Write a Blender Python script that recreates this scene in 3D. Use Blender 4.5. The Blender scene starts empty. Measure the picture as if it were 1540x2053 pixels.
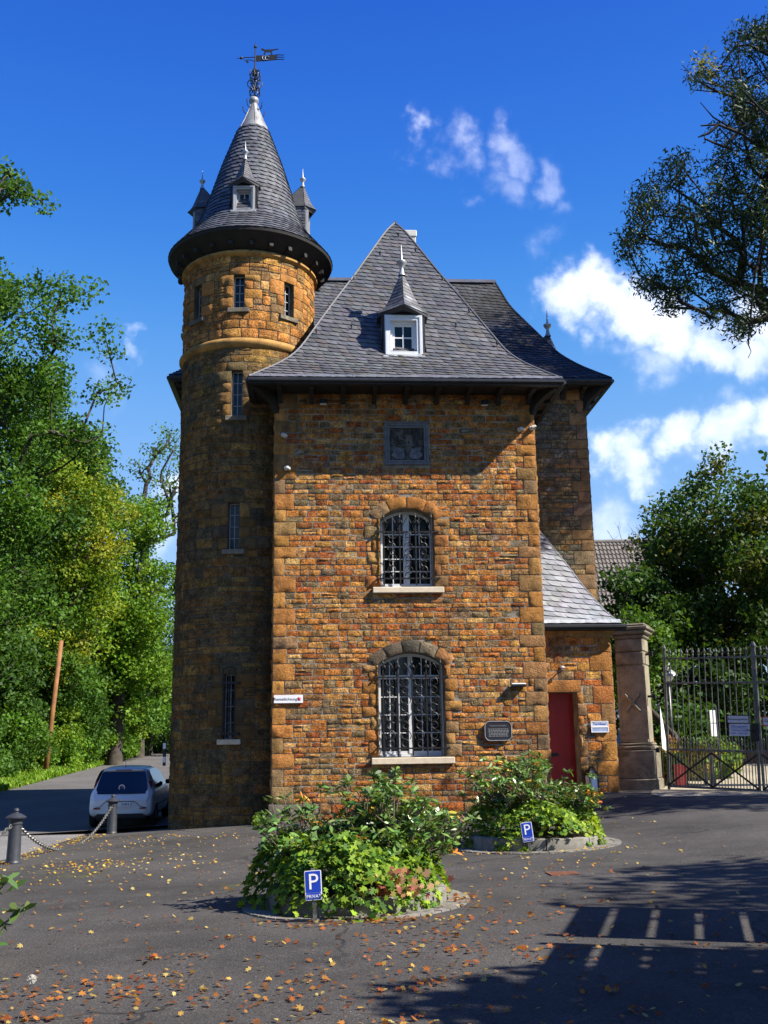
import bpy, math, random
import numpy as np
from mathutils import Vector, Matrix, noise
R = math.radians
SC = bpy.context.scene
COL = SC.collection

# ------------------------------------------------------------------ camera
PITCH, ROLL, YAW = R(12.97), R(0.8), R(3.55)
CAM = Vector((0, 0, 1.6))
FW = Vector((0, math.cos(PITCH), math.sin(PITCH)))
_u0 = Vector((0, -math.sin(PITCH), math.cos(PITCH)))
_r0 = Vector((1, 0, 0))
RT = _r0 * math.cos(ROLL) - _u0 * math.sin(ROLL)
UP = _u0 * math.cos(ROLL) + _r0 * math.sin(ROLL)
cd = bpy.data.cameras.new('camera')
cam = bpy.data.objects.new('camera', cd)
COL.objects.link(cam)
cd.sensor_fit = 'VERTICAL'
cd.sensor_height = 36.0
cd.lens = 2060 / 2053 * 36.0
cd.clip_start, cd.clip_end = 0.1, 2000
m3 = Matrix((RT, UP, -FW)).transposed()
cam.matrix_world = Matrix.Translation(CAM) @ m3.to_4x4()
SC.camera = cam


def ray(u, v):
    return (FW * 2060 + RT * (u - 770) - UP * (v - 1026.5)).normalized()


def at(u, v, y):
    """the world point seen at photo pixel (u, v), y metres in front of the camera"""
    d = ray(u, v)
    return CAM + d * (y / d.y)


# ------------------------------------------------------------------ building frame and sun
P0 = Vector((-2.618, 23.849, 0.0))
BX = Vector((math.cos(YAW), math.sin(YAW), 0))
BY = Vector((-math.sin(YAW), math.cos(YAW), 0))
SUN = (BX * 1.95 - BY * 0.9 + Vector((0, 0, 1.96))).normalized()
EXPOSURE, SKY_STRENGTH, SUN_STRENGTH = 1.08, 0.05, 5.0
sl = bpy.data.lights.new('sun', 'SUN')
sl.energy, sl.angle, sl.color = SUN_STRENGTH, R(0.53), (1.0, 0.93, 0.82)
so = bpy.data.objects.new('sun', sl)
COL.objects.link(so)
so.rotation_euler = SUN.to_track_quat('Z', 'Y').to_euler()
so.location = (30, -10, 40)
SC.view_settings.view_transform = 'Standard'
SC.view_settings.look = 'None'
SC.view_settings.exposure = EXPOSURE
SC.view_settings.gamma = 1
SC.cycles.max_bounces = 6
SC.cycles.diffuse_bounces = 3
SC.cycles.transparent_max_bounces = 8


class NT:
    """small helper for node trees"""
    def __init__(s, tree):
        s.t = tree
        tree.nodes.clear()

    def n(s, typ, **kw):
        x = s.t.nodes.new(typ)
        ins = kw.pop('ins', {})
        for k, v in kw.items():
            setattr(x, k, v)
        for k, v in ins.items():
            s.set(x.inputs[k], v)
        return x

    def set(s, inp, v):
        if isinstance(v, bpy.types.NodeSocket):
            s.t.links.new(v, inp)
        elif isinstance(v, bpy.types.Node):
            s.t.links.new(v.outputs[0], inp)
        else:
            inp.default_value = v

    def math(s, op, a, b=0.0, c=0.0, clamp=False):
        x = s.n('ShaderNodeMath', operation=op, use_clamp=clamp)
        s.set(x.inputs[0], a); s.set(x.inputs[1], b)
        if len(x.inputs) > 2:
            s.set(x.inputs[2], c)
        return x.outputs[0]

    def vmath(s, op, a, b=(0, 0, 0), scale=None):
        x = s.n('ShaderNodeVectorMath', operation=op)
        s.set(x.inputs[0], a)
        if op == 'SCALE':
            s.set(x.inputs['Scale'], scale)
        else:
            s.set(x.inputs[1], b)
        return x

    def maprange(s, v, a, b, c=0.0, d=1.0, smooth=True):
        x = s.n('ShaderNodeMapRange', interpolation_type='SMOOTHSTEP' if smooth else 'LINEAR')
        s.set(x.inputs[0], v)
        for i, k in enumerate((a, b, c, d)):
            s.set(x.inputs[i + 1], k)
        return x.outputs[0]

    def noise(s, vec, scale, detail=4, rough=0.55, out='Fac'):
        x = s.n('ShaderNodeTexNoise', ins={'Vector': vec, 'Scale': scale, 'Detail': detail, 'Roughness': rough})
        return x.outputs[out]

    def mix(s, f, a, b, blend='MIX'):
        x = s.n('ShaderNodeMix', data_type='RGBA', blend_type=blend)
        s.set(x.inputs[0], f)
        for i, v in ((6, a), (7, b)):
            if isinstance(v, tuple) and len(v) == 3:
                v = (*v, 1)
            s.set(x.inputs[i], v)
        return x.outputs[2]


# ------------------------------------------------------------------ sky with clouds
W = bpy.data.worlds.new('World')
SC.world = W
W.use_nodes = True
nt = NT(W.node_tree)
sky = nt.n('ShaderNodeTexSky', sky_type='NISHITA', sun_disc=False)
sky.sun_elevation = math.asin(SUN.z)
sky.sun_rotation = math.atan2(SUN.x, SUN.y)
sky.air_density, sky.dust_density, sky.ozone_density = 1.0, 1.2, 2.0
tc = nt.n('ShaderNodeTexCoord')
dirv = tc.outputs['Generated']
n1 = nt.vmath('SUBTRACT', nt.noise(dirv, 9, 4, .6, 'Color'), (.5, .5, .5))
n2 = nt.vmath('SUBTRACT', nt.noise(dirv, 34, 4, .6, 'Color'), (.5, .5, .5))
dd = nt.vmath('ADD', nt.vmath('ADD', dirv, nt.vmath('SCALE', n1, scale=.10)), nt.vmath('SCALE', n2, scale=.045))
BLOBS = [(1150, 610, 75, .9), (1200, 590, 78, .95), (1255, 640, 95, .95), (1340, 660, 85, .9), (1420, 690, 85, .8), (1500, 690, 95, .8),
         (1560, 640, 100, .8), (1310, 720, 80, .5), (1660, 640, 140, .8), (1225, 925, 60, .75), (1290, 930, 75, .8), (1380, 890, 65, .65),
         (1460, 880, 80, .7), (1550, 870, 90, .75), (1440, 815, 50, .35), (838, 285, 40, .5), (905, 305, 62, .5), (1008, 285, 60, .5),
         (995, 350, 68, .45), (1092, 330, 54, .42), (1122, 372, 42, .34), (1090, 485, 62, .36), (1055, 522, 30, .3), (918, 405, 28, .3),
         (235, 712, 44, .5), (252, 672, 32, .45), (335, 975, 70, .7), (205, 770, 60, .3), (300, 1080, 90, .5), (1230, 1060, 90, .5)]
acc = None
for (u, v, r, w) in BLOBS:
    ds = nt.n('ShaderNodeVectorMath', operation='DISTANCE')
    nt.set(ds.inputs[0], dd.outputs[0]); ds.inputs[1].default_value = ray(u, v)
    k = nt.maprange(ds.outputs['Value'], r / 2060 * 1.25, r / 2060 * .1, 0.0, w)
    acc = k if acc is None else nt.math('MAXIMUM', acc, k)
fb = nt.noise(dirv, 22, 6, .62)
den = nt.math('ADD', acc, nt.math('MULTIPLY', nt.math('SUBTRACT', fb, .5), .75))
den = nt.math('MULTIPLY', nt.maprange(den, .0, 1.25), nt.maprange(acc, .0, .6))
SKYCOL = sky
hs = nt.n('ShaderNodeHueSaturation', ins={'Saturation': 1.28, 'Value': 1.0, 'Color': sky.outputs[0]})
tint = nt.mix(1.0, hs.outputs[0], (.78, 1.34, 2.15), 'MULTIPLY')
zel = nt.n('ShaderNodeSeparateXYZ', ins={0: dirv}).outputs[2]
ramp = nt.n('ShaderNodeValToRGB', ins={0: zel})
cr = ramp.color_ramp
cr.interpolation = 'B_SPLINE'
for p_, c_ in ((.05, (.60, .74, .92)), (.2, (.42, .66, .94)), (.374, (.10, .39, .86)), (.5, (.038, .21, .79)), (.66, (.016, .10, .65))):
    el = cr.elements.new(p_)
    el.color = (*c_, 1)
cr.elements[0].color = (.6, .72, .9, 1)
cr.elements[-1].color = (.010, .06, .45, 1)
haze = nt.vmath('SCALE', ramp.outputs[0], scale=10.0)
tint = nt.mix(.7, tint, haze.outputs[0])
cloudc = nt.mix(nt.noise(dirv, 14, 4), (11.5, 12.2, 14.5), (17, 17.2, 18.5))
full = nt.mix(den, tint, cloudc)
bg = nt.n('ShaderNodeBackground', ins={'Color': full, 'Strength': SKY_STRENGTH})
wo = nt.n('ShaderNodeOutputWorld', ins={'Surface': bg.outputs[0]})


# ------------------------------------------------------------------ materials
def mat(name, col=None, rough=.8, var=(3.0, .25), fine=(40.0, .15), bump=None, metal=0.0, spec=.5, stain=None, translucent=0.0, emit=None, streak=0.0):
    """procedural material; col=None reads the mesh's own 'Col' attribute (a real colour per stone, slate or leaf)"""
    m = bpy.data.materials.new(name)
    m.use_nodes = True
    t = NT(m.node_tree)
    co = t.n('ShaderNodeTexCoord').outputs['Object']
    if col is None:
        c = t.n('ShaderNodeAttribute', attribute_name='Col').outputs['Color']
    else:
        c = (*col, 1)
    if var:
        k = t.maprange(t.noise(co, var[0], 5), .25, .75, 1 - var[1], 1 + var[1])
        g = t.n('ShaderNodeCombineColor', ins={0: k, 1: k, 2: k})
        c = t.mix(1.0, c, g.outputs[0], 'MULTIPLY')
    if fine:
        k = t.maprange(t.noise(co, fine[0], 3, .7), .25, .75, 1 - fine[1], 1 + fine[1])
        g = t.n('ShaderNodeCombineColor', ins={0: k, 1: k, 2: k})
        c = t.mix(1.0, c, g.outputs[0], 'MULTIPLY')
    if stain:
        sc, lo, hi, scol, amt = stain
        c = t.mix(t.math('MULTIPLY', t.maprange(t.noise(co, sc, 6, .6), lo, hi), amt), c, scol)
    if streak:   # rain streaks and soot running down the wall
        st_ = t.vmath('MULTIPLY', co, (1.0, 1.0, .13))
        c = t.mix(t.math('MULTIPLY', t.maprange(t.noise(st_.outputs[0], 2.1, 5, .6), .5, .72), streak), c, (.05, .045, .035))
    b = t.n('ShaderNodeBsdfPrincipled', ins={'Roughness': rough, 'Metallic': metal, 'Specular IOR Level': spec})
    t.set(b.inputs['Base Color'], c)
    if bump:
        h = None
        for (s_, a_) in bump[0]:
            x = t.math('MULTIPLY', t.noise(co, s_, 6, .6), a_)
            h = x if h is None else t.math('ADD', h, x)
        bn = t.n('ShaderNodeBump', ins={'Strength': bump[1], 'Distance': bump[2], 'Height': h})
        t.set(b.inputs['Normal'], bn.outputs[0])
    out = b.outputs[0]
    if translucent:
        tr = t.n('ShaderNodeBsdfTranslucent')
        t.set(tr.inputs['Color'], t.mix(1.0, c, (1.5, 1.35, .45), 'MULTIPLY'))
        ms = t.n('ShaderNodeMixShader', ins={0: translucent, 1: b.outputs[0], 2: tr.outputs[0]})
        out = ms.outputs[0]
    if emit:
        b.inputs['Emission Color'].default_value = (*emit, 1)
        b.inputs['Emission Strength'].default_value = 1
    t.n('ShaderNodeOutputMaterial', ins={'Surface': out})
    return m


M = {}
M['stone'] = mat('sandstone', None, .95, (6, .45), (34, .75), (((13, .9), (40, .7), (110, .3)), 1.0, .07), spec=.08,
                 stain=(2.6, .55, .72, (.085, .07, .05), .55), streak=.5)
M['ashlar'] = mat('tooled sandstone', None, .92, (4, .25), (45, .35), (((18, .8), (55, .7)), 1.0, .05), spec=.08,
                  stain=(2.2, .54, .7, (.06, .055, .045), .7), streak=.5)
M['mortar'] = mat('lime mortar', (.23, .205, .16), .95, (3, .55), (60, .3), (((30, .6), (90, .4)), .8, .02), spec=.2)
M['mortar_dark'] = mat('shaded mortar', (.11, .092, .065), .95, (3, .45), (60, .3), (((30, .6), (90, .4)), .8, .02), spec=.1)  # darkened lime mortar: shade on tower and body put into its colour
M['pale_stone'] = mat('pale sandstone', (.62, .52, .38), .85, (6, .12), (60, .1), (((40, .5), (120, .3)), .3, .01), spec=.3, stain=(7, .6, .75, (.35, .2, .06), .5))
M['grey_stone'] = mat('weathered grey sandstone', (.19, .165, .12), .9, (2.5, .4), (30, .25), (((12, .6), (60, .5)), .6, .02), spec=.25, stain=(2.2, .5, .7, (.05, .045, .03), .8), streak=.5)
M['slate'] = mat('slate', None, .55, (5, .22), (50, .15), (((30, .5), (90, .3)), .3, .008), spec=.4, stain=(1.4, .57, .75, (.035, .036, .028), .5))
M['slate_mossy'] = mat('mossy slate', None, .6, (5, .2), (50, .15), (((30, .5), (90, .3)), .4, .01), spec=.4, stain=(.55, .42, .62, (.012, .012, .009), .85))
M['slate_under'] = mat('slate underlay', (.035, .037, .043), .8)
M['lead'] = mat('weathered lead', (.25, .25, .25), .5, (4, .35), (20, .15), (((8, .6),), .3, .02), metal=.15, spec=.5, stain=(5, .55, .7, (.12, .12, .12), .7))
M['lead_white'] = mat('zinc finial', (.34, .345, .36), .4, (9, .2), None, metal=.3)
M['dark_wood'] = mat('dark stained eaves timber', (.012, .011, .010), .75, (4, .3), (40, .2), (((30, .5),), .3, .01))
M['gutter'] = mat('dark zinc gutter', (.035, .037, .04), .45, (4, .25), None, metal=.5)
M['white_paint'] = mat('white paint', (.66, .67, .68), .45, (12, .05), (90, .04), (((60, .4),), .1, .004))
M['grey_paint'] = mat('grey white paint', (.33, .33, .335), .55, (12, .1), (90, .06))
M['glass'] = mat('window glass', (.004, .005, .006), .05, None, None, (((2.2, 1.0),), .05, .02), spec=.35)
M['iron'] = mat('wrought iron', (.022, .021, .021), .5, (20, .3), None, (((90, .5),), .2, .003), metal=.4)
M['iron_grey'] = mat('galvanised grey iron', (.13, .13, .125), .45, (9, .4), (70, .3), (((90, .5),), .2, .003), metal=.5)
M['red_paint'] = mat('red door paint', (.32, .008, .008), .38, (5, .12), (60, .06), (((25, .4),), .1, .004))
M['dark_metal'] = mat('dark metal', (.03, .032, .036), .35, (10, .2), None, metal=.6)
M['anthracite'] = mat('anthracite cast iron paint', (.030, .033, .042), .5, (8, .25), (90, .15), (((70, .5),), .2, .004))
M['relief'] = mat('dark relief stone', (.04, .04, .042), .7, (10, .35), (60, .2), (((40, .5),), .4, .01))
M['relief_pale'] = mat('pale relief stone', (.12, .12, .125), .7, (10, .35), (60, .2), (((40, .5),), .4, .01))
M['relief_frame'] = mat('grey relief frame', (.125, .125, .128), .7, (8, .25), (60, .15))
M['sign_white'] = mat('white enamel', (.80, .81, .84), .3, (4, .05), None)
M['sign_blue'] = mat('blue enamel', (.012, .05, .42), .3, (5, .1), None)
M['sign_grey'] = mat('pale grey sign face', (.52, .57, .66), .4, (5, .06), None)
M['ink'] = mat('black lettering', (.012, .012, .02), .5, None, None)
M['ink_grey'] = mat('grey lettering', (.28, .28, .28), .5, None, None)
M['sign_red'] = mat('red enamel', (.5, .015, .02), .35, (5, .1), None)
M['leaf'] = mat('leaf', None, .55, None, None, spec=.2, translucent=.38)
M['leaf_dark'] = mat('dark ash leaf', None, .55, None, None, spec=.3, translucent=.12)
M['leaf_gloss'] = mat('glossy leaf', None, .32, None, None, spec=.5, translucent=.18)
M['bark_dark'] = mat('shade dark bark', (.018, .015, .012), .95, (4, .4), (30, .3), (((14, .8), (50, .4)), .8, .03))  # bark darkened so the shade on trunk and ash sits in its colour
M['bark'] = mat('bark', (.055, .045, .035), .95, (4, .4), (30, .3), (((14, .8), (50, .4)), .8, .03))
M['stem'] = mat('shrub stem', (.14, .11, .08), .9, (9, .3), None)
M['wood_pole'] = mat('weathered pole timber', (.23, .10, .035), .8, (3, .3), (40, .25), (((20, .5),), .3, .01))
M['fence_wood'] = mat('grey fence timber', (.16, .13, .10), .85, (3, .3), (40, .25))
M['granite'] = mat('granite kerb', (.18, .17, .15), .85, (8, .3), (120, .35), (((90, .5),), .4, .006), stain=(5, .55, .75, (.09, .09, .06), .6))
M['soil'] = mat('soil', (.04, .028, .018), .95, (10, .4), (60, .3))
M['car_paint'] = mat('white car paint', (.80, .80, .80), .22, None, None, spec=.6)
M['car_glass'] = mat('tinted car glass', (.006, .007, .009), .05, None, None, spec=.7)
M['black_plastic'] = mat('black plastic', (.012, .012, .013), .55, (40, .2), None)
M['rubber'] = mat('tyre rubber', (.014, .014, .014), .85, (40, .2), None)
M['alloy'] = mat('alloy', (.4, .4, .42), .35, None, None, metal=.8)
M['tail_red'] = mat('red lamp lens', (.28, .008, .012), .2, None, None)
M['chrome'] = mat('chrome', (.7, .72, .75), .15, None, None, metal=.9)
M['rust'] = mat('rusty cast iron', (.16, .06, .03), .8, (30, .4), (90, .3), (((60, .5),), .5, .006))
M['roof_tile'] = mat('grey brown roof tile', None, .8, (6, .2), (50, .15))
M['plaster'] = mat('pale plaster', (.55, .53, .48), .9, (3, .12), (50, .06))
M['cipher_sky'] = mat('sky blue cipher', (.22, .28, .42), .5, (20, .3), None)  # blue of the sky seen through the vane, put into the colour
M['frosted'] = mat('lamp glass', (.75, .76, .78), .3, None, None)


def ground_mat(name, base, grain, speck, patch, moss=None, rough=.9):
    """asphalt or gravel: chippings, pale worn tracks, darker repair patches, moss where it grows"""
    m = bpy.data.materials.new(name)
    m.use_nodes = True
    t = NT(m.node_tree)
    co = t.n('ShaderNodeTexCoord').outputs['Object']
    c = t.mix(t.maprange(t.noise(co, .35, 5, .6), .3, .7), tuple(x * (1 - patch) for x in base), tuple(x * (1 + patch) for x in base))
    c = t.mix(t.math('MULTIPLY', t.maprange(t.noise(co, 2.3, 6, .65), .45, .75), .5), c, tuple(x * (1 + patch * 1.6) for x in base))
    vo = t.n('ShaderNodeTexVoronoi', ins={'Vector': co, 'Scale': grain})
    g = t.maprange(vo.outputs['Color'], .0, 1.0, .55, 1.5, False)
    gc = t.n('ShaderNodeCombineColor', ins={0: g, 1: g, 2: g})
    c = t.mix(1.0, c, gc.outputs[0], 'MULTIPLY')
    v2 = t.n('ShaderNodeTexVoronoi', ins={'Vector': co, 'Scale': grain * .55})
    k = t.math('MULTIPLY', t.maprange(v2.outputs['Distance'], .24, .12), t.maprange(t.noise(co, grain * .8, 2), .52, .62))
    k = t.math('MULTIPLY', k, t.maprange(t.noise(co, 1.1, 3), .35, .6))
    c = t.mix(k, c, speck)
    # cracks and seams
    v3 = t.n('ShaderNodeTexVoronoi', feature='DISTANCE_TO_EDGE', ins={'Vector': t.vmath('ADD', co, t.vmath('SCALE', t.noise(co, 1.2, 4, .6, 'Color'), scale=.9)).outputs[0], 'Scale': .22})
    c = t.mix(t.math('MULTIPLY', t.maprange(v3.outputs['Distance'], .008, .003), t.maprange(t.noise(co, .4, 2), .45, .6)), c, tuple(x * .35 for x in base))
    c = t.mix(t.math('MULTIPLY', t.maprange(t.noise(co, .8, 5, .7), .6, .72), .5), c, tuple(x * .45 for x in base))
    if moss:
        xyz = co
        acc_ = None
        for (mx, my, mr) in moss:
            dn = t.n('ShaderNodeVectorMath', operation='DISTANCE')
            fl = t.vmath('MULTIPLY', xyz, (1, 1, 0))
            t.set(dn.inputs[0], fl.outputs[0]); dn.inputs[1].default_value = (mx, my, 0)
            k_ = t.maprange(dn.outputs['Value'], mr, mr * .2)
            acc_ = k_ if acc_ is None else t.math('MAXIMUM', acc_, k_)
        c = t.mix(t.math('MULTIPLY', acc_, t.maprange(t.noise(co, 5, 6, .7), .45, .7)), c, (.085, .085, .022))
    b = t.n('ShaderNodeBsdfPrincipled', ins={'Roughness': rough, 'Specular IOR Level': .3})
    t.set(b.inputs['Base Color'], c)
    bn = t.n('ShaderNodeBump', ins={'Strength': .6, 'Distance': .008, 'Height': t.math('ADD', vo.outputs['Distance'], t.noise(co, grain * 2, 3))})
    t.set(b.inputs['Normal'], bn.outputs[0])
    t.n('ShaderNodeOutputMaterial', ins={'Surface': b.outputs[0]})
    return m


M['asphalt'] = ground_mat('old asphalt', (.053, .049, .046), 75, (.34, .33, .31), .36,
                          [(-1.9, 13.0, .5), (-4.4, 15.2, .7), (-6.1, 18.5, .35), (-6.1, 16.8, .4), (-6.2, 21.0, .35), (-1.5, 11.6, .4), (-2.0, 17.0, .45)])
M['pavement'] = ground_mat('pale pavement', (.17, .165, .165), 60, (.3, .3, .3), .12)
M['road'] = ground_mat('road asphalt', (.105, .1, .1), 60, (.3, .29, .28), .15)
M['earth'] = ground_mat('earth', (.06, .055, .03), 20, (.1, .09, .06), .4)
M['gravel'] = ground_mat('garden gravel', (.32, .28, .2), 30, (.5, .46, .36), .2)


# ------------------------------------------------------------------ mesh helpers
class MB:
    def __init__(s):
        s.v, s.f, s.c, s.m = [], [], [], {}

    def merge(s, o, mi=1):
        n, k = len(s.v), len(s.f)
        s.v.extend(o.v)
        s.f.extend([[i + n for i in q] for q in o.f]); s.c.extend(o.c)
        for i in range(len(o.f)):
            s.m[k + i] = mi
        return s

    def face(s, idx, col=None):
        s.f.append(idx); s.c.append(col)

    def poly(s, pts, col=None):
        n = len(s.v)
        s.v.extend([tuple(p) for p in pts])
        s.face(list(range(n, n + len(pts))), col)

    def grid(s, P, col=None, closed_u=False, closed_v=False, flip=False):
        """P[i][j] points"""
        n = len(s.v)
        a, b = len(P), len(P[0])
        for row in P:
            s.v.extend([tuple(p) for p in row])
        for i in range(a if closed_u else a - 1):
            for j in range(b if closed_v else b - 1):
                q = [n + i * b + j, n + ((i + 1) % a) * b + j, n + ((i + 1) % a) * b + (j + 1) % b, n + i * b + (j + 1) % b]
                s.face(q[::-1] if flip else q, col)

    def box(s, x0, x1, y0, y1, z0, z1, col=None, T=None):
        p = [Vector((x, y, z)) for z in (z0, z1) for y in (y0, y1) for x in (x0, x1)]
        if T is not None:
            p = [T @ q for q in p]
        n = len(s.v)
        s.v.extend([tuple(q) for q in p])
        for q in ((0, 2, 3, 1), (4, 5, 7, 6), (0, 1, 5, 4), (2, 6, 7, 3), (0, 4, 6, 2), (1, 3, 7, 5)):
            s.face([n + i for i in q], col)

    def bbox(s, x0, x1, y0, y1, z0, z1, b=.01, col=None, T=None):
        """box with chamfered edges (three crossed slabs hulled by hand: inset faces plus bevel strips)"""
        n = len(s.v)
        P = []
        for z, sz in ((z0, 1), (z1, -1)):
            for y, sy in ((y0, 1), (y1, -1)):
                for x, sx in ((x0, 1), (x1, -1)):
                    P.append(((x + sx * b, y + sy * b, z), (x + sx * b, y, z + sz * b), (x, y + sy * b, z + sz * b)))
        for t in P:
            for q in t:
                q = Vector(q)
                s.v.append(tuple(T @ q if T is not None else q))
        I = lambda k, a: n + 3 * k + a
        for q, a in (((0, 2, 3, 1), 0), ((4, 5, 7, 6), 0), ((0, 1, 5, 4), 1), ((2, 6, 7, 3), 1), ((0, 4, 6, 2), 2), ((1, 3, 7, 5), 2)):
            s.face([I(k, a) for k in q], col)
        for (k, l, a, c) in ((0, 1, 0, 1), (2, 3, 0, 1), (4, 5, 0, 1), (6, 7, 0, 1), (0, 2, 0, 2), (1, 3, 0, 2), (4, 6, 0, 2), (5, 7, 0, 2),
                             (0, 4, 1, 2), (1, 5, 1, 2), (2, 6, 1, 2), (3, 7, 1, 2)):
            s.face([I(k, a), I(l, a), I(l, c), I(k, c)], col)
        for k in range(8):
            s.face([I(k, 0), I(k, 1), I(k, 2)], col)

    def tube(s, pts, r, n=6, col=None, caps=True, closed=False):
        pts = [Vector(p) for p in pts]
        rr = r if isinstance(r, (list, tuple)) else [r] * len(pts)
        base = len(s.v)
        a = None
        m = len(pts)
        for i, p in enumerate(pts):
            if closed:
                d = pts[(i + 1) % m] - pts[i - 1]
            else:
                d = pts[min(i + 1, m - 1)] - pts[max(i - 1, 0)]
            if d.length < 1e-9:
                d = Vector((0, 0, 1))
            d.normalize()
            if a is None:
                a = d.orthogonal().normalized()
            else:
                a = (a - d * a.dot(d))
                a = a.normalized() if a.length > 1e-6 else d.orthogonal().normalized()
            b = d.cross(a)
            for k in range(n):
                t = 2 * math.pi * (k + .5) / n
                s.v.append(tuple(p + (a * math.cos(t) + b * math.sin(t)) * rr[i]))
        for i in range(m if closed else m - 1):
            j = (i + 1) % m
            for k in range(n):
                s.face([base + i * n + k, base + i * n + (k + 1) % n, base + j * n + (k + 1) % n, base + j * n + k], col)
        if caps and not closed:
            s.face([base + k for k in range(n)][::-1], col)
            s.face([base + (m - 1) * n + k for k in range(n)], col)

    def lathe(s, prof, n=16, c=(0, 0, 0), col=None, a0=0.0, a1=2 * math.pi):
        full = abs(a1 - a0 - 2 * math.pi) < 1e-6
        k = n if full else n + 1
        P = [[(c[0] + r * math.sin(a0 + (a1 - a0) * i / n), c[1] - r * math.cos(a0 + (a1 - a0) * i / n), c[2] + z) for (r, z) in prof] for i in range(k)]
        s.grid(P, col, closed_u=full)

    def prism(s, outline, y0, y1, col=None, T=None):
        """outline of (x, z), extruded along y"""
        a = [Vector((x, y0, z)) for x, z in outline]
        b = [Vector((x, y1, z)) for x, z in outline]
        if T is not None:
            a = [T @ q for q in a]; b = [T @ q for q in b]
        n, m = len(s.v), len(a)
        s.v.extend([tuple(q) for q in a + b])
        s.face(list(range(n, n + m)), col)
        s.face(list(range(n + m, n + 2 * m))[::-1], col)
        for i in range(m):
            j = (i + 1) % m
            s.face([n + j, n + i, n + m + i, n + m + j], col)

    def text(s, body, size, T, extrude=.002, align='CENTER', col=None):
        """lettering: solid glyphs in the x-z plane of T, facing -y"""
        cu = bpy.data.curves.new('t', 'FONT')
        cu.body, cu.size, cu.extrude = body, size, extrude
        cu.align_x, cu.align_y = align, 'CENTER'
        cu.resolution_u = 3
        o = bpy.data.objects.new('t', cu)
        COL.objects.link(o)
        dg = bpy.context.evaluated_depsgraph_get()
        me = bpy.data.meshes.new_from_object(o.evaluated_get(dg))
        Q = T @ Matrix.Rotation(R(90), 4, 'X')
        n = len(s.v)
        s.v.extend([tuple(Q @ v.co) for v in me.vertices])
        for p in me.polygons:
            s.face([n + i for i in p.vertices], col)
        bpy.data.objects.remove(o); bpy.data.curves.remove(cu); bpy.data.meshes.remove(me)

    def build(s, name, material, parent=None, loc=None, rz=0.0, smooth=False, angle=None):
        me = bpy.data.meshes.new(name)
        me.from_pydata(s.v, [], s.f)
        if any(c is not None for c in s.c):
            at_ = me.attributes.new('Col', 'FLOAT_COLOR', 'FACE')
            arr = np.ones((len(s.f), 4), np.float32)
            arr[:, :3] = [c if c is not None else (.3, .3, .3) for c in s.c]
            at_.data.foreach_set('color', arr.ravel())
        if smooth:
            me.polygons.foreach_set('use_smooth', [True] * len(me.polygons))
            if angle:
                me.set_sharp_from_angle(angle=R(angle))
        for q in (material if isinstance(material, tuple) else (material,)):
            me.materials.append(q)
        if s.m:
            me.polygons.foreach_set('material_index', [s.m.get(i, 0) for i in range(len(s.f))])
        o = bpy.data.objects.new(name, me)
        COL.objects.link(o)
        if parent:
            o.parent = parent
        if loc is not None:
            o.location = loc
        o.rotation_euler.z = rz
        return o


def tag(o, label=None, cat=None, group=None, kind=None):
    for k, v in (('label', label), ('category', cat), ('group', group), ('kind', kind)):
        if v:
            o[k] = v
    return o


def empty(name, loc, rz=0.0, parent=None):
    o = bpy.data.objects.new(name, None)
    o.empty_display_size = .3
    COL.objects.link(o)
    o.location = loc
    o.rotation_euler.z = rz
    if parent:
        o.parent = parent
    return o


def copy_tree(o, parent=None):
    c = o.copy()
    COL.objects.link(c)
    if parent:
        c.parent = parent
    for ch in [x for x in bpy.data.objects if x.parent == o]:
        copy_tree(ch, c)
    return c


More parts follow.
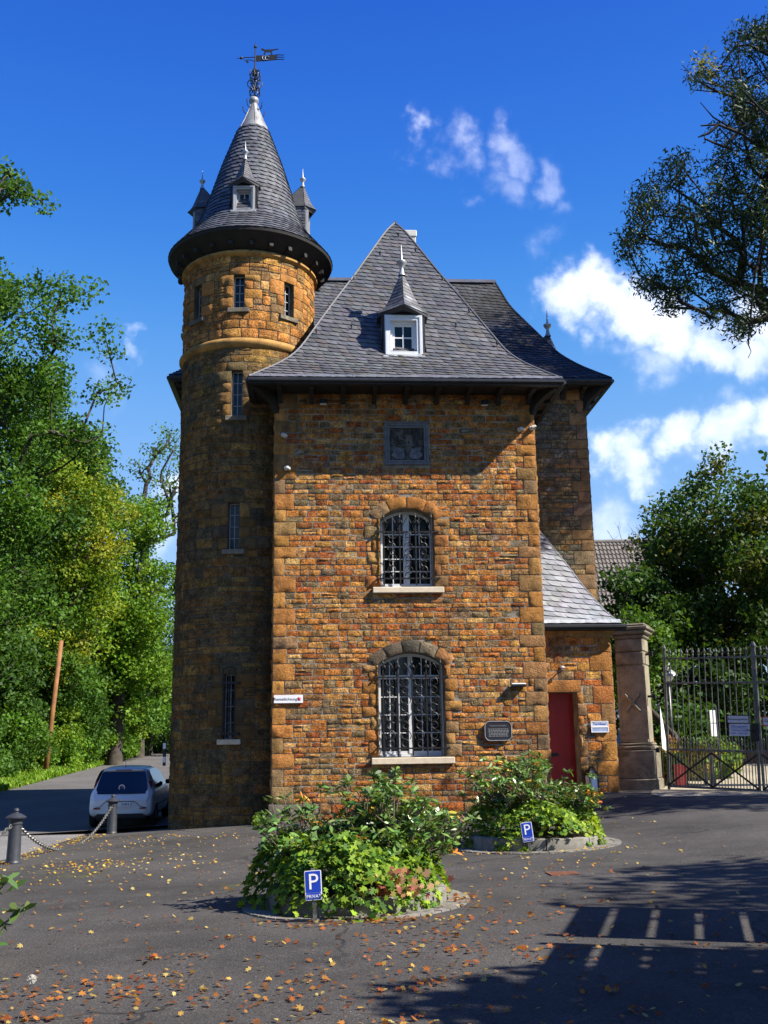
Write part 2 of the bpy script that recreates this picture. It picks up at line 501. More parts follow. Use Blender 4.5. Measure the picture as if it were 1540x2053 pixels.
def leaf_cloud(name, P, size, cols, material, parent=None, shape='oval', up=.35, rng=None, nrm=None, face_out=None, along=None):
    """many real leaves in one mesh: P (N,3) positions, size (N,), cols (N,3)"""
    rng = rng or np.random.default_rng(1)
    N = len(P)
    n = rng.normal(size=(N, 3))
    n[:, 2] = np.abs(n[:, 2]) * .6 + up
    if face_out is not None:
        n += face_out
    n /= np.linalg.norm(n, axis=1)[:, None]
    a = rng.normal(size=(N, 3)) if along is None else along + rng.normal(size=(N, 3)) * .15
    a -= n * (a * n).sum(1)[:, None]
    a /= np.linalg.norm(a, axis=1)[:, None]
    b = np.cross(n, a)
    shapes = {
        'oval': [(-.5, 0, 0), (-.1, -.32, .06), (.3, -.2, .03), (.55, 0, -.06), (.3, .2, .03), (-.1, .32, .06)],
        'lance': [(-.5, 0, 0), (0, -.15, .04), (.55, 0, -.05), (0, .15, .04)],
        'long': [(-.5, 0, 0), (-.1, -.13, .02), (.25, -.16, .02), (.55, 0, -.05), (.25, .16, .02), (-.1, .13, .02)],
        'lobed': [(-.4, 0, 0), (-.15, -.42, .05), (.02, -.2, .03), (.3, -.4, 0), (.25, -.12, .03), (.6, 0, -.05), (.25, .12, .03), (.3, .4, 0), (.02, .2, .03), (-.15, .42, .05)],
        'tri': [(-.5, 0, 0), (.1, -.34, .04), (.5, 0, -.05), (.1, .34, .04)],
    }
    S = np.array(shapes[shape])
    k = len(S)
    V = P[:, None, :] + size[:, None, None] * (S[None, :, 0:1] * a[:, None] + S[None, :, 1:2] * b[:, None] + S[None, :, 2:3] * n[:, None])
    me = bpy.data.meshes.new(name)
    me.vertices.add(N * k)
    me.vertices.foreach_set('co', V.astype(np.float32).ravel())
    me.loops.add(N * k)
    me.loops.foreach_set('vertex_index', np.arange(N * k, dtype=np.int32))
    me.polygons.add(N)
    me.polygons.foreach_set('loop_start', np.arange(0, N * k, k, dtype=np.int32))
    me.update()
    at_ = me.attributes.new('Col', 'FLOAT_COLOR', 'FACE')
    C4 = np.ones((N, 4), np.float32)
    C4[:, :3] = cols
    at_.data.foreach_set('color', C4.ravel())
    me.materials.append(material)
    o = bpy.data.objects.new(name, me)
    COL.objects.link(o)
    if parent:
        o.parent = parent
    return o


def pick(rng, pal, N, jit=.2):
    pal = np.array(pal)
    c = pal[rng.integers(0, len(pal), N)]
    return np.clip(c * (1 + rng.normal(size=(N, 1)) * jit), .003, 1)


def tree(name, label, cat, base, trunk_top, attract, rc, per, size, pal, trunk_r, shape='oval', group=None, seed=1, up=.3, sub='bark', bias=.3, leafless=0.0, squash=.8, lm='leaf'):
    """tapered trunk, limbs grown to every attractor, leaves spread round the twig ends"""
    rng = np.random.default_rng(seed)
    base = np.array(base, float)
    root = empty(name, Vector(base))
    tag(root, label, cat, group)
    A = np.array(attract, float) - base
    tt = np.array(trunk_top, float) - base
    nodes = [np.zeros(3) - np.array([0, 0, .3])]
    par = [-1]
    dep = [0.0]
    K = 7
    for i in range(1, K + 1):
        p = tt * (i / K) + rng.normal(size=3) * np.array([.1, .1, 0]) * (i / K) * trunk_r * 2
        nodes.append(p); par.append(i - 1); dep.append(dep[-1] + np.linalg.norm(p - nodes[i - 1]))
    order = np.argsort(np.linalg.norm(A - tt, axis=1) + rng.normal(size=len(A)) * .3)
    tips = []
    for i in order:
        a = A[i]
        N_ = np.array(nodes[2:])
        d = np.linalg.norm(N_ - a, axis=1)
        j = int(np.argmin(d + bias * np.array(dep[2:]) + np.where(N_[:, 2] > a[2] + .4, .8, 0))) + 2
        s = nodes[j]
        L = np.linalg.norm(a - s)
        m = max(1, int(L / .9))
        last = j
        for q in range(1, m + 1):
            f = q / m
            p = s + (a - s) * f + np.array([0, 0, .12 * L * math.sin(math.pi * f)]) + rng.normal(size=3) * .05 * L * (1 if q < m else .2)
            nodes.append(p); par.append(last); dep.append(dep[last] + L / m); last = len(nodes) - 1
        tips.append(last)
    cnt = np.zeros(len(nodes))
    for t in tips:
        k = t
        while k >= 0:
            cnt[k] += 1; k = par[k]
    rad = trunk_r * np.sqrt(np.maximum(cnt, .4) / max(cnt[0], 1))
    rad = np.maximum(rad, .012)
    mb = MB()
    kids = {}
    for i, p in enumerate(par):
        kids.setdefault(p, []).append(i)
    # chains: follow the thickest child
    stack = [0]
    while stack:
        i = stack.pop()
        chain = ([par[i]] if par[i] >= 0 else []) + [i]
        k = i
        while k in kids:
            ch = sorted(kids[k], key=lambda q: -rad[q])
            for o in ch[1:]:
                stack.append(o)
            k = ch[0]
            chain.append(k)
        rr = [rad[c] for c in chain]
        if par[i] >= 0:
            rr[0] = min(rad[par[i]], rad[i] * 1.15)
        rr[-1] = rr[-1] * .5
        if i == 0:
            rr[0] *= 1.35
        mb.tube([Vector(nodes[c]) for c in chain], rr, 8 if rr[min(1, len(rr) - 1)] > .08 else 4, caps=False)
    mb.build('trunk', M[sub], root, smooth=True)
    if per:
        T = np.array([nodes[t] for t in tips])
        keep = rng.random(len(T)) > leafless
        T = T[keep]
        n = rng.poisson(per, len(T)) + 1
        idx = np.repeat(np.arange(len(T)), n)
        off = rng.normal(size=(len(idx), 3))
        off /= np.linalg.norm(off, axis=1)[:, None]
        off *= (rng.random(len(idx)) ** .45)[:, None] * rc * np.array([1, 1, squash])
        P = T[idx] + off
        cl = pick(rng, pal, len(T), .12)[idx] * .65 + pick(rng, pal, len(idx), .2) * .35
        sz = size * rng.uniform(.65, 1.3, len(idx))
        leaf_cloud('crown', P, sz, cl, M[lm], root, shape, up, rng)
    return root


def ball_points(rng, blobs, n, shell=.35):
    """points in a union of ellipsoids (cx, cy, cz, rx, ry, rz), pushed outwards so that the crown has a skin"""
    out = []
    vol = np.array([b[3] * b[4] * b[5] for b in blobs])
    for b, k in zip(blobs, np.maximum(1, (n * vol / vol.sum()).astype(int))):
        d = rng.normal(size=(k, 3))
        d /= np.linalg.norm(d, axis=1)[:, None]
        r = rng.random(k) ** shell
        out.append(np.array(b[:3]) + d * r[:, None] * np.array(b[3:]))
    return np.concatenate(out)


def sstep(a, b, x):
    t = np.clip((x - a) / (b - a), 0, 1)
    return t * t * (3 - 2 * t)


# ------------------------------------------------------------------ ground height
def GH(x, y):
    g = np.interp(x, [-40, -14, -6.5, -2.6, 3.7, 5.5, 9, 40], [-.25, -.25, -.27, 0, .29, .52, .52, .8])
    r = np.clip(.1 + .036 * np.asarray(y), .05, 1)
    z = g * r + .045 * np.clip(np.asarray(y) - 28, 0, 50)
    return z


def gz(x, y, up=0.0):
    return Vector((x, y, float(GH(x, y)) + up))


def sheet(name, poly_x, ys, material, lift, xs=None):
    """ground sheet between x-limits poly_x(y) draped over the terrain"""
    mb = MB()
    P = []
    for y in ys:
        a, b = poly_x(y)
        n = 24
        P.append([(x, y, float(GH(x, y)) + lift) for x in (xs or [a + (b - a) * i / n for i in range(n + 1)])])
    mb.grid(P, flip=True)
    o = mb.build(name, material, smooth=True)
    o['kind'] = 'structure'
    return o
# ------------------------------------------------------------------ setting: ground sheets
def lin(a, b, n):
    return [a + (b - a) * i / n for i in range(n + 1)]


sheet('ground', lambda y: (-150, 150), lin(-15, 24, 26) + lin(26, 80, 27) + [100, 150, 300], M['earth'], -.05, [-150, -80, -50] + lin(-30, 30, 120) + [50, 80, 150])
sheet('forecourt', lambda y: (float(np.interp(y, [-5, 10, 18, 25], [-6.6, -6.4, -6.7, -7.1])), 9.5), lin(-6, 26.4, 65), M['asphalt'], 0.0)
sheet('pavement', lambda y: (-9.2, -6.3), lin(-6, 26.4, 40), M['pavement'], -.004)
sheet('road', lambda y: (float(np.interp(y, [-10, 30, 60, 70, 80, 110], [-13.6, -13.9, -15, -14.8, -13.5, -8])),
                         float(np.interp(y, [-10, 25, 26, 60, 70, 80, 110], [-9, -9, -3, -6.5, -6.3, -5, 2]))), lin(-10, 25, 18) + lin(26, 110, 60), M['road'], .004)
sheet('garden_path', lambda y: (float(np.interp(y, [24.5, 30, 50], [6, 7.8, 10.5])), float(np.interp(y, [24.5, 30, 50], [13, 15, 21]))), lin(23.3, 50, 28), M['gravel'], .006)

# ------------------------------------------------------------------ the gatehouse
HOUSE = empty('stone_gatehouse', P0, YAW)
tag(HOUSE, 'brown sandstone gatehouse with round corner tower and steep slate roofs', 'gatehouse')
rs = random.Random(7)
STONES = [(0.498, 0.212, 0.057), (0.53, 0.245, 0.07), (0.447, 0.164, 0.04), (0.487, 0.198, 0.052), (0.356, 0.107, 0.031), (0.416, 0.131, 0.037), (0.554, 0.319, 0.114), (0.292, 0.156, 0.061), (0.254, 0.173, 0.086), (0.343, 0.194, 0.078), (0.512, 0.263, 0.074), (0.429, 0.187, 0.054), (0.38, 0.167, 0.048), (0.468, 0.188, 0.047), (0.204, 0.144, 0.076), (0.529, 0.245, 0.062), (0.308, 0.114, 0.041), (0.451, 0.225, 0.078)]
BLOCKS = [(0.451, 0.219, 0.063), (0.432, 0.198, 0.055), (0.405, 0.184, 0.05), (0.316, 0.178, 0.072), (0.453, 0.242, 0.081), (0.367, 0.166, 0.049), (0.261, 0.164, 0.08), (0.413, 0.173, 0.05)]
GREYS = [(.20, .15, .085), (.24, .18, .10), (.18, .14, .09), (.27, .19, .10), (.22, .18, .13), (.16, .13, .09), (.30, .20, .09), (.19, .17, .13)]


def jit(c, a=.14):
    k = 1 + rs.uniform(-a, a)
    return tuple(min(.9, x * k * (1 + rs.uniform(-.05, .05))) for x in c)


def stone(mb, Mf, u0, u1, v0, v1, h, col, rough=.012, gap=.012, cell=.075, round_=.16):
    """one hewn block: rounded irregular outline, bulging rough face, sides going back into the mortar"""
    u0 += gap * rs.uniform(.4, 1.3); u1 -= gap * rs.uniform(.4, 1.3); v0 += gap * rs.uniform(.4, 1.3); v1 -= gap * rs.uniform(.4, 1.3)
    w, t = u1 - u0, v1 - v0
    if w < .04 or t < .035:
        return
    nx = max(3, min(7, int(w / cell) + 2)); ny = max(3, min(6, int(t / cell) + 2))
    tl = [rs.uniform(-.5, .5) * min(.018, t * .12) for _ in range(4)]
    sx, sy = rs.uniform(-.012, .012), rs.uniform(-.010, .010)
    seed = rs.uniform(0, 90)
    P = []
    for i in range(-1, nx + 1):
        row = []
        for j in range(-1, ny + 1):
            a = max(0, min(nx - 1, i)) / (nx - 1) * 2 - 1
            b = max(0, min(ny - 1, j)) / (ny - 1) * 2 - 1
            edge = i in (0, nx - 1) or j in (0, ny - 1)
            skirt = i in (-1, nx) or j in (-1, ny)
            kx = round_ * min(1, t / w) if w > t else round_
            aa = a * math.sqrt(1 - kx * .5 * b * b)
            bb = b * math.sqrt(1 - round_ * .5 * a * a)
            U = (u0 + u1) / 2 + aa * w / 2
            V = (v0 + v1) / 2 + bb * t / 2 + tl[(0 if a < 0 else 1) + (0 if b < 0 else 2)] * abs(a) * abs(b)
            if skirt:
                H = -.02
            elif edge:
                H = h * .45 + noise.noise((U * 9 + seed, V * 9, 3)) * rough * .6
                ins = min(w, t) * .05
                U -= a * ins * .2; V -= b * ins * .2
            else:
                H = h + sx * a + sy * b + noise.noise((U * 7 + seed, V * 7, 0)) * rough + noise.noise((U * 19 + seed, V * 19, 5)) * rough * .8
            row.append(Mf(U, V, H))
        P.append(row)
    mb.grid(P, col)


def arch_top(o, u):
    if 'vc' in o and o['vc'] > o['vs']:
        hw, r = (o['u1'] - o['u0']) / 2, o['vc'] - o['vs']
        Rr = (hw * hw + r * r) / (2 * r)
        cu = (o['u0'] + o['u1']) / 2
        return o['vc'] - Rr + math.sqrt(max(0, Rr * Rr - (u - cu) ** 2))
    return o['vs']


def wall_sheet(mb, Mf, U0, U1, V0, V1, ops, du, col=None):
    us = set([U0, U1])
    n = max(1, int((U1 - U0) / du))
    us.update(U0 + (U1 - U0) * i / n for i in range(n + 1))
    for o in ops:
        us.update(o['u0'] + (o['u1'] - o['u0']) * i / 8 for i in range(9))
    us = sorted(us)
    us = [u for i, u in enumerate(us) if i == 0 or u - us[i - 1] > 1e-4]
    for a, b in zip(us[:-1], us[1:]):
        m = (a + b) / 2
        cuts = sorted([(o['v0'], o) for o in ops if o['u0'] < m < o['u1']], key=lambda q: q[0])
        la = lb = V0
        for v, o in cuts:
            mb.poly([Mf(a, la, 0), Mf(b, lb, 0), Mf(b, v, 0), Mf(a, v, 0)], col)
            la, lb = arch_top(o, a), arch_top(o, b)
        mb.poly([Mf(a, la, 0), Mf(b, lb, 0), Mf(b, V1, 0), Mf(a, V1, 0)], col)
    for o in ops:  # reveals
        pts = [(o['u0'], o['v0']), (o['u0'], o['vs'])] + [(o['u0'] + (o['u1'] - o['u0']) * i / 8, arch_top(o, o['u0'] + (o['u1'] - o['u0']) * i / 8)) for i in range(1, 8)] + [(o['u1'], o['vs']), (o['u1'], o['v0'])]
        for (a, b) in zip(pts, pts[1:] + pts[:1]):
            mb.poly([Mf(a[0], a[1], .012), Mf(b[0], b[1], .012), Mf(b[0], b[1], -o['d']), Mf(a[0], a[1], -o['d'])], col)


def masonry(mb, mq, Mf, U0, U1, V0, V1, ops=(), ql=True, qr=True, rowh=(.10, .175), sw=(.13, .42), pal=STONES, bpal=BLOCKS, extra=(), base=0, hq=.034, hs=(.006, .034), rough=.017, qw=(.30, .52), jw=(.18, .34)):
    rows = [V0]
    while rows[-1] < V1 - .06:
        rows.append(rows[-1] + rs.uniform(*rowh))
    rows[-1] = V1
    B = [list(e) for e in extra]
    if base:
        pass
    for side, on in ((0, ql), (1, qr)):
        if not on:
            continue
        i, k = 0, rs.randint(0, 1)
        while i < len(rows) - 1:
            j = min(len(rows) - 1, i + (2 if rows[min(i + 2, len(rows) - 1)] - rows[i] > .27 else 3))
            w = qw[k % 2] + rs.uniform(-.05, .07); k += 1
            r = (U0, U0 + w) if side == 0 else (U1 - w, U1)
            stone(mq, Mf, r[0] - (.0), r[1], rows[i], rows[j], hq, jit(rs.choice(bpal)), rough * 1.2, .007, .065, .09)
            B.append([r[0], r[1], rows[i], rows[j]])
            i = j
    rings = []
    for o in ops:
        st = o.get('sill', 0)
        if st:
            B.append([o['u0'] - o['so'], o['u1'] + o['so'], o['v0'] - st, o['v0']])
        B.append([o['u0'], o['u1'], o['v0'], o['vs']])
        for side in (0, 1):
            v, k = o['v0'] + rs.uniform(.0, .02), rs.randint(0, 1)
            if o.get('jamb', True):
                while v < o['vs'] - .05:
                    t = rs.uniform(.2, .33)
                    if o['vs'] - v - t < .16:
                        t = o['vs'] - v
                    w = jw[k % 2] + rs.uniform(-.03, .06); k += 1
                    r = (o['u0'] - w, o['u0']) if side == 0 else (o['u1'], o['u1'] + w)
                    stone(mq, Mf, r[0], r[1], v, v + t, .042, jit(rs.choice(bpal)), rough * 1.2, .008, .065, .09)
                    B.append([r[0], r[1], v, v + t])
                    v += t
        if 'vc' in o and o['vc'] > o['vs']:
            hw, r = (o['u1'] - o['u0']) / 2, o['vc'] - o['vs']
            Rr = (hw * hw + r * r) / (2 * r)
            cu, cv = (o['u0'] + o['u1']) / 2, o['vc'] - Rr
            A = math.asin(hw / Rr) * 1.12
            T = o['ring']
            nv = o['nv']
            Mp = lambda a, q, h, cu=cu, cv=cv, Rr=Rr: Mf(cu + (Rr + q) * math.sin(a / Rr), cv + (Rr + q) * math.cos(a / Rr), h)
            for q in range(nv):
                a0, a1 = -A + 2 * A * q / nv, -A + 2 * A * (q + 1) / nv
                cc = o['ringcol'][q] if 'ringcol' in o else rs.choice(bpal)
                stone(mq, Mp, a0 * Rr, a1 * Rr, 0, T, .055, jit(cc, .08), rough * .6, .010, .08, .06)
            rings.append((cu, cv, Rr + T, o['vs'], A, o))
        else:
            lh = o.get('lint', .22)
            w = .12
            stone(mq, Mf, o['u0'] - w, o['u1'] + w, o['vs'], o['vs'] + lh, .03, jit(rs.choice(bpal)), rough * .7, .008, .085, .06)
            B.append([o['u0'] - w, o['u1'] + w, o['vs'], o['vs'] + lh])
    def fill(s_, e, a, b):
        while e - s_ > .05:
            w = rs.uniform(*sw) * (1.25 if rs.random() < .12 else 1)
            if e - s_ - w < sw[0] * .75:
                w = e - s_
            if w > sw[1] * 1.5:
                w = w / 2
            h = rs.uniform(*hs)
            if b - a > .15 and rs.random() < .16:
                m = a + (b - a) * rs.uniform(.4, .6)
                stone(mb, Mf, s_, s_ + w, a, m, h, jit(rs.choice(pal)), rough)
                stone(mb, Mf, s_, s_ + w, m, b, rs.uniform(*hs), jit(rs.choice(pal)), rough)
            else:
                stone(mb, Mf, s_, s_ + w, a, b, h, jit(rs.choice(pal)), rough)
            s_ += w

    for a, b in zip(rows[:-1], rows[1:]):
        R_ = [q for q in B if q[2] < b - .004 and q[3] > a + .004]
        for (cu, cv, Rr, vs, A, o) in rings:
            if b > vs + .01 and a < cv + Rr - .05:
                vb_ = max(vs, min(b, cv + Rr - .02))
                hw = math.sqrt(max(0, Rr * Rr - (vb_ - cv) ** 2)) - .04
                ho = 0
                if a < o['vc']:
                    va_ = max(a, vs)
                    Ri = Rr - o['ring']
                    ho = math.sqrt(max(0, Ri * Ri - (va_ - cv) ** 2)) + .05
                hw = max(hw, ho)
                hw = min(hw, Rr * math.sin(A))
                R_.append([cu - hw, cu + hw, max(a, vs), b])
        us = sorted(set([U0, U1] + [min(max(u, U0), U1) for q in R_ for u in q[:2]]))
        segs = []
        for x0, x1 in zip(us[:-1], us[1:]):
            if x1 - x0 < .004:
                continue
            m = (x0 + x1) / 2
            free = [(a, b)]
            for q in R_:
                if q[0] < m < q[1]:
                    nf = []
                    for (f0, f1) in free:
                        if q[2] > f0:
                            nf.append((f0, min(f1, q[2])))
                        if q[3] < f1:
                            nf.append((max(f0, q[3]), f1))
                    free = nf
            for (f0, f1) in free:
                if f1 - f0 > .035:
                    if segs and abs(segs[-1][1] - x0) < .005 and abs(segs[-1][2] - f0) < .02 and abs(segs[-1][3] - f1) < .02:
                        segs[-1][1] = x1
                    else:
                        segs.append([x0, x1, f0, f1])
        for (x0, x1, f0, f1) in segs:
            fill(x0, x1, f0, f1)


def arch_outline(o, ins=0.0, n=10):
    """(x, z) outline of an opening, inset"""
    p = [(o['u0'] + ins, o['v0'] + ins), (o['u1'] - ins, o['v0'] + ins)]
    for i in range(n + 1):
        u = o['u1'] - ins - (o['u1'] - o['u0'] - 2 * ins) * i / n
        p.append((u, arch_top(o, u) - ins))
    return p


def ring_prism(mb, outer, inner, y0, y1, T=None):
    n = len(outer)
    for i in range(n):
        j = (i + 1) % n
        q = [Vector((*(outer[i][:1]), y0, outer[i][1])), Vector((outer[j][0], y0, outer[j][1])), Vector((inner[j][0], y0, inner[j][1])), Vector((inner[i][0], y0, inner[i][1]))]
        k = [Vector((v.x, y1, v.z)) for v in q]
        if T is not None:
            q = [T @ v for v in q]; k = [T @ v for v in k]
        mb.poly(q); mb.poly(k[::-1])
        mb.poly([q[0], k[0], k[1], q[1]]); mb.poly([q[3], q[2], k[2], k[3]])


# ---- front wing ------------------------------------------------------------------------------------------
WX, WH = 6.36, 10.2
DARKV = [(.15, .11, .075), (.13, .10, .07), (.11, .09, .068), (.24, .18, .12), (.44, .22, .08)]
OW1 = dict(u0=2.53, u1=3.81, v0=5.31, vs=6.96, vc=7.22, d=.42, ring=.3, nv=4, sill=.15, so=.2)
OW2 = dict(u0=2.44, u1=3.97, v0=1.41, vs=3.50, vc=3.78, d=.42, ring=.28, nv=5, sill=.16, so=.18, ringcol=DARKV)
mf = lambda u, v, h: (u, -h, v)
ms, mq, mm = MB(), MB(), MB()
wall_sheet(mm, mf, 0, WX, -.6, WH + .02, [OW1, OW2], .5)
masonry(ms, mq, mf, 0, WX, .42, WH, [OW1, OW2], extra=[(2.64, 3.76, 8.28, 9.36)])
# lowest courses: larger, greyer plinth stones
for k in range(3):
    x = 0.0
    while x < WX:
        w = .62 if x == 0 else rs.uniform(.25, .62)
        if WX - x - w < .2:
            w = WX - x
        z0, z1 = -.3 + k * .24, -.3 + (k + 1) * .24
        if x == 0:
            if k == 1:
                stone(mq, mf, -.06, .62, -.06, .42, .07, (.17, .15, .12), .01, .006, .08, .03)
            elif k == 0:
                stone(mq, mf, -.06, .62, -.4, -.06, .07, (.15, .13, .10), .01, .006, .08, .03)
        else:
            stone(ms, mf, x, x + w, z0, z1, rs.uniform(.02, .05), jit(rs.choice(GREYS + STONES[4:9])), .02)
        x += w
mr = lambda u, v, h: (WX + h, u, v)
wall_sheet(mm, mr, 0, 3.2, -.6, WH + .02, [], 1)
masonry(ms, mq, mr, .0, 3.2, -.1, WH, [], qr=False)
ml = lambda u, v, h: (-h, -u, v)
wall_sheet(mm, ml, -3.2, 0, -.6, WH + .02, [], 1)
masonry(ms, mq, ml, -1.2, 0, -.4, WH, [], ql=False)
fwall = mm.build('wall', M['mortar'], HOUSE)
ms.merge(mq).build('rubble_facing', (M['stone'], M['ashlar']), fwall, smooth=True, angle=42)


def window_unit(o, y, parent, cols, rows, transom=None, mull=.09, bar=.022, sill_y=.12, framew=.07):
    """casement window set back in its opening: frame with mullion and bars, glass, stone sill"""
    fr = MB()
    ring_prism(fr, arch_outline(o, .004), arch_outline(o, framew), y, y + .09)
    cu = (o['u0'] + o['u1']) / 2
    fr.bbox(cu - mull / 2, cu + mull / 2, y - .012, y + .08, o['v0'] + framew, arch_top(o, cu) - framew + .01, .006)
    zt = transom or arch_top(o, o['u0'] + framew)
    if transom:
        fr.bbox(o['u0'] + framew, o['u1'] - framew, y - .008, y + .078, transom - .045, transom + .045, .006)
    for h in (0, 1):
        a, b = (o['u0'] + framew, cu - mull / 2) if h == 0 else (cu + mull / 2, o['u1'] - framew)
        fr.box(a, b, y + .01, y + .07, o['v0'] + framew, o['v0'] + framew + .06)
        for c in range(1, cols):
            u = a + (b - a) * c / cols
            fr.box(u - bar / 2, u + bar / 2, y + .015, y + .06, o['v0'] + framew + .06, arch_top(o, u) - framew + .005)
        top = (transom - .045) if transom else zt - framew
        for r in range(1, rows):
            z = o['v0'] + framew + .06 + (top - o['v0'] - framew - .06) * r / rows
            fr.box(a, b, y + .017, y + .058, z - bar / 2, z + bar / 2)
    f = fr.build('window', M['white_paint'], parent)
    g = MB()
    g.prism(arch_outline(o, framew * .5), y + .045, y + .05)
    g.build('glass', M['glass'], f)
    s = MB()
    s.bbox(o['u0'] - o['so'], o['u1'] + o['so'], -sill_y, .0, o['v0'] - o['sill'], o['v0'] - .012, .012)
    s.box(o['u0'] + .01, o['u1'] - .01, .0, y + .05, o['v0'] - .05, o['v0'] - .004)
    s.build('sill', M['pale_stone'], f)
    return f


def scroll(mb, cx, cz, r, y, a0, turns, sgn, rad=.011, flower=True):
    """iron C-scroll curling in to a small rosette"""
    p = []
    N = 15
    for i in range(N + 1):
        t = i / N
        a = a0 + sgn * turns * 2 * math.pi * t
        q = r * (1 - .62 * t)
        p.append((cx + q * math.cos(a), y, cz + q * math.sin(a)))
    mb.tube(p, rad, 4)
    if flower:
        e = p[-1]
        for k in range(5):
            a = k * 2 * math.pi / 5
            mb.box(e[0] + .022 * math.cos(a) - .009, e[0] + .022 * math.cos(a) + .009, y - .014, y + .006, e[2] + .022 * math.sin(a) - .009, e[2] + .022 * math.sin(a) + .009)


def grille(parent, x0, x1, z0, ztop, zlow, zhigh, nbar, rows, y=-.1):
    b, s = MB(), MB()
    xs = lin(x0, x1, nbar - 1)
    for x in xs:
        b.bbox(x - .016, x + .016, y - .016, y + .016, z0, ztop, .004)
        b.tube([(x, y, ztop - .01), (x, y, ztop + .03), (x, y, ztop + .07), (x, y, ztop + .16)], [.012, .03, .018, .002], 6)
        b.tube([(x - .045, y, ztop + .075), (x + .045, y, ztop + .075)], .008, 4)
        for k in range(rows + 1):
            z = zlow + (zhigh - zlow) * (k + .5) / (rows + .6)
            b.bbox(x - .021, x + .021, y - .02, y + .02, z - .02, z + .02, .006)
    for z in (zlow, zhigh):
        b.bbox(x0 - .17, x1 + .17, y - .008, y + .008, z - .018, z + .018, .003)
        for x in (x0 - .16, x1 + .16):
            b.box(x - .012, x + .012, y + .008, .01, z - .014, z + .014)
            b.tube([(x, y - .02, z), (x, y + .02, z)], .03, 8)
    for i in range(nbar - 1):
        cx = (xs[i] + xs[i + 1]) / 2
        w = (xs[i + 1] - xs[i]) / 2
        for k in range(rows):
            cz = zlow + (zhigh - zlow) * (k + .5) / rows
            hh = (zhigh - zlow) / rows / 2
            f = 1 if (i + k) % 2 else -1
            scroll(s, cx, cz + hh * .45, min(w, hh) * .82, y, -math.pi / 2 + f * .9, 1.25, f)
            scroll(s, cx, cz - hh * .5, min(w, hh) * .6, y, math.pi / 2 - f * .9, 1.1, f, flower=False)
        # curled leaves between the spear heads
        for sg in (-1, 1):
            p = [(cx + sg * w * q, y - .01 * k, zhigh + zz * (ztop - zhigh)) for k, (q, zz) in enumerate(((.9, .05), (.55, .55), (.2, .95), (0, 1.05)))]
            s.tube(p, .009, 4)
            s.tube([(xs[i] if sg < 0 else xs[i + 1], y, zhigh + .16), (cx + sg * w * .75, y - .05, zhigh + .26), (cx + sg * w * .6, y - .07, zhigh + .2)], [.008, .02, .004], 5)
    g = b.build('grille', M['iron'], parent)
    s.build('scrollwork', M['iron'], g)
    return g


window_unit(OW1, .34, HOUSE, 2, 5, None, .15)
window_unit(OW2, .34, HOUSE, 3, 4, 3.23, .11)
grille(HOUSE, 2.60, 3.74, 5.33, 6.95, 5.5, 6.62, 4, 4)
grille(HOUSE, 2.54, 3.87, 1.43, 3.5, 1.60, 3.2, 5, 4)

# ---- body (taller, behind) ---------------------------------------------------------------------------------
BXL, BXR, BY0, BY1, BH = -2.3, 8.55, 3.2, 10.8, 11.5
mb_ = MB()
mfb = lambda u, v, h: (u, BY0 - h, v)
wall_sheet(mb_, mfb, BXL, BXR, -.5, BH, [], 2)
mrb = lambda u, v, h: (BXR + h, u, v)
wall_sheet(mb_, mrb, BY0, BY1, -.5, BH, [], 2)
mb_.poly([(BXL, BY1, -.5), (BXL, BY0, -.5), (BXL, BY0, BH), (BXL, BY1, BH)])
mb_.poly([(BXR, BY1, -.5), (BXL, BY1, -.5), (BXL, BY1, BH), (BXR, BY1, BH)])
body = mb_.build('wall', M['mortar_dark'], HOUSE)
ms, mq = MB(), MB()
masonry(ms, mq, mfb, 6.3, BXR, 3.6, BH, [], ql=False, pal=GREYS + STONES[7:10], bpal=[(.30, .18, .09), (.26, .17, .10), (.34, .20, .085)], sw=(.2, .55))
masonry(ms, mq, mrb, BY0, 6.5, .3, BH, [], qr=False, pal=GREYS, bpal=[(.30, .18, .09), (.26, .17, .10)])
ms.merge(mq).build('rubble_facing', (M['stone'], M['ashlar']), body, smooth=True, angle=42)

M['band'] = mat('tower band stone', (.36, .20, .06), .88, (3, .3), (40, .2), (((20, .6), (60, .4)), .4, .01), spec=.25, stain=(2, .5, .7, (.07, .06, .04), .7))
# ---- round tower ----------------------------------------------------------------------------------------
TX, TY, TR = -.84, 2.4, 1.745


def cyl(r0):
    return lambda u, v, h: (TX + (r0 + h) * math.sin(u / r0), TY - (r0 + h) * math.cos(u / r0), v)


def slit(deg, w, v0, v1, **k):
    u = R(deg) * TR
    return dict(u0=u - w / 2, u1=u + w / 2, v0=v0, vs=v1, d=.22, sill=.13, so=.14, **k)


SL_UP = [slit(-5, .28, 12.64, 13.57), slit(39.5, .3, 12.58, 13.53), slit(-46, .3, 12.54, 13.49), slit(-92, .3, 12.58, 13.53)]
SL_LO = [slit(-5.2, .27, 9.75, 10.95), slit(-5.6, .27, 6.36, 7.52), slit(-6, .27, 1.865, 3.37)]
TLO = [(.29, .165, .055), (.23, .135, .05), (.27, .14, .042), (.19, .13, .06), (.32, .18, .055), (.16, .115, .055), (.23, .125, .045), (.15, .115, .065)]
mm, ms, mq = MB(), MB(), MB()
uA, uB = R(-125) * TR, R(112) * TR
wall_sheet(mm, cyl(TR), R(-180) * TR, R(180) * TR, -.6, 11.61, SL_LO, .16)
wall_sheet(mm, cyl(TR), R(-180) * TR, R(180) * TR, 11.61, 14.3, SL_UP, .16)
masonry(ms, mq, cyl(TR), uA, uB, -.5, 11.58, SL_LO, ql=False, qr=False, rowh=(.17, .27), sw=(.28, .68), pal=TLO, bpal=TLO, hs=(.006, .02), jw=(.22, .42))
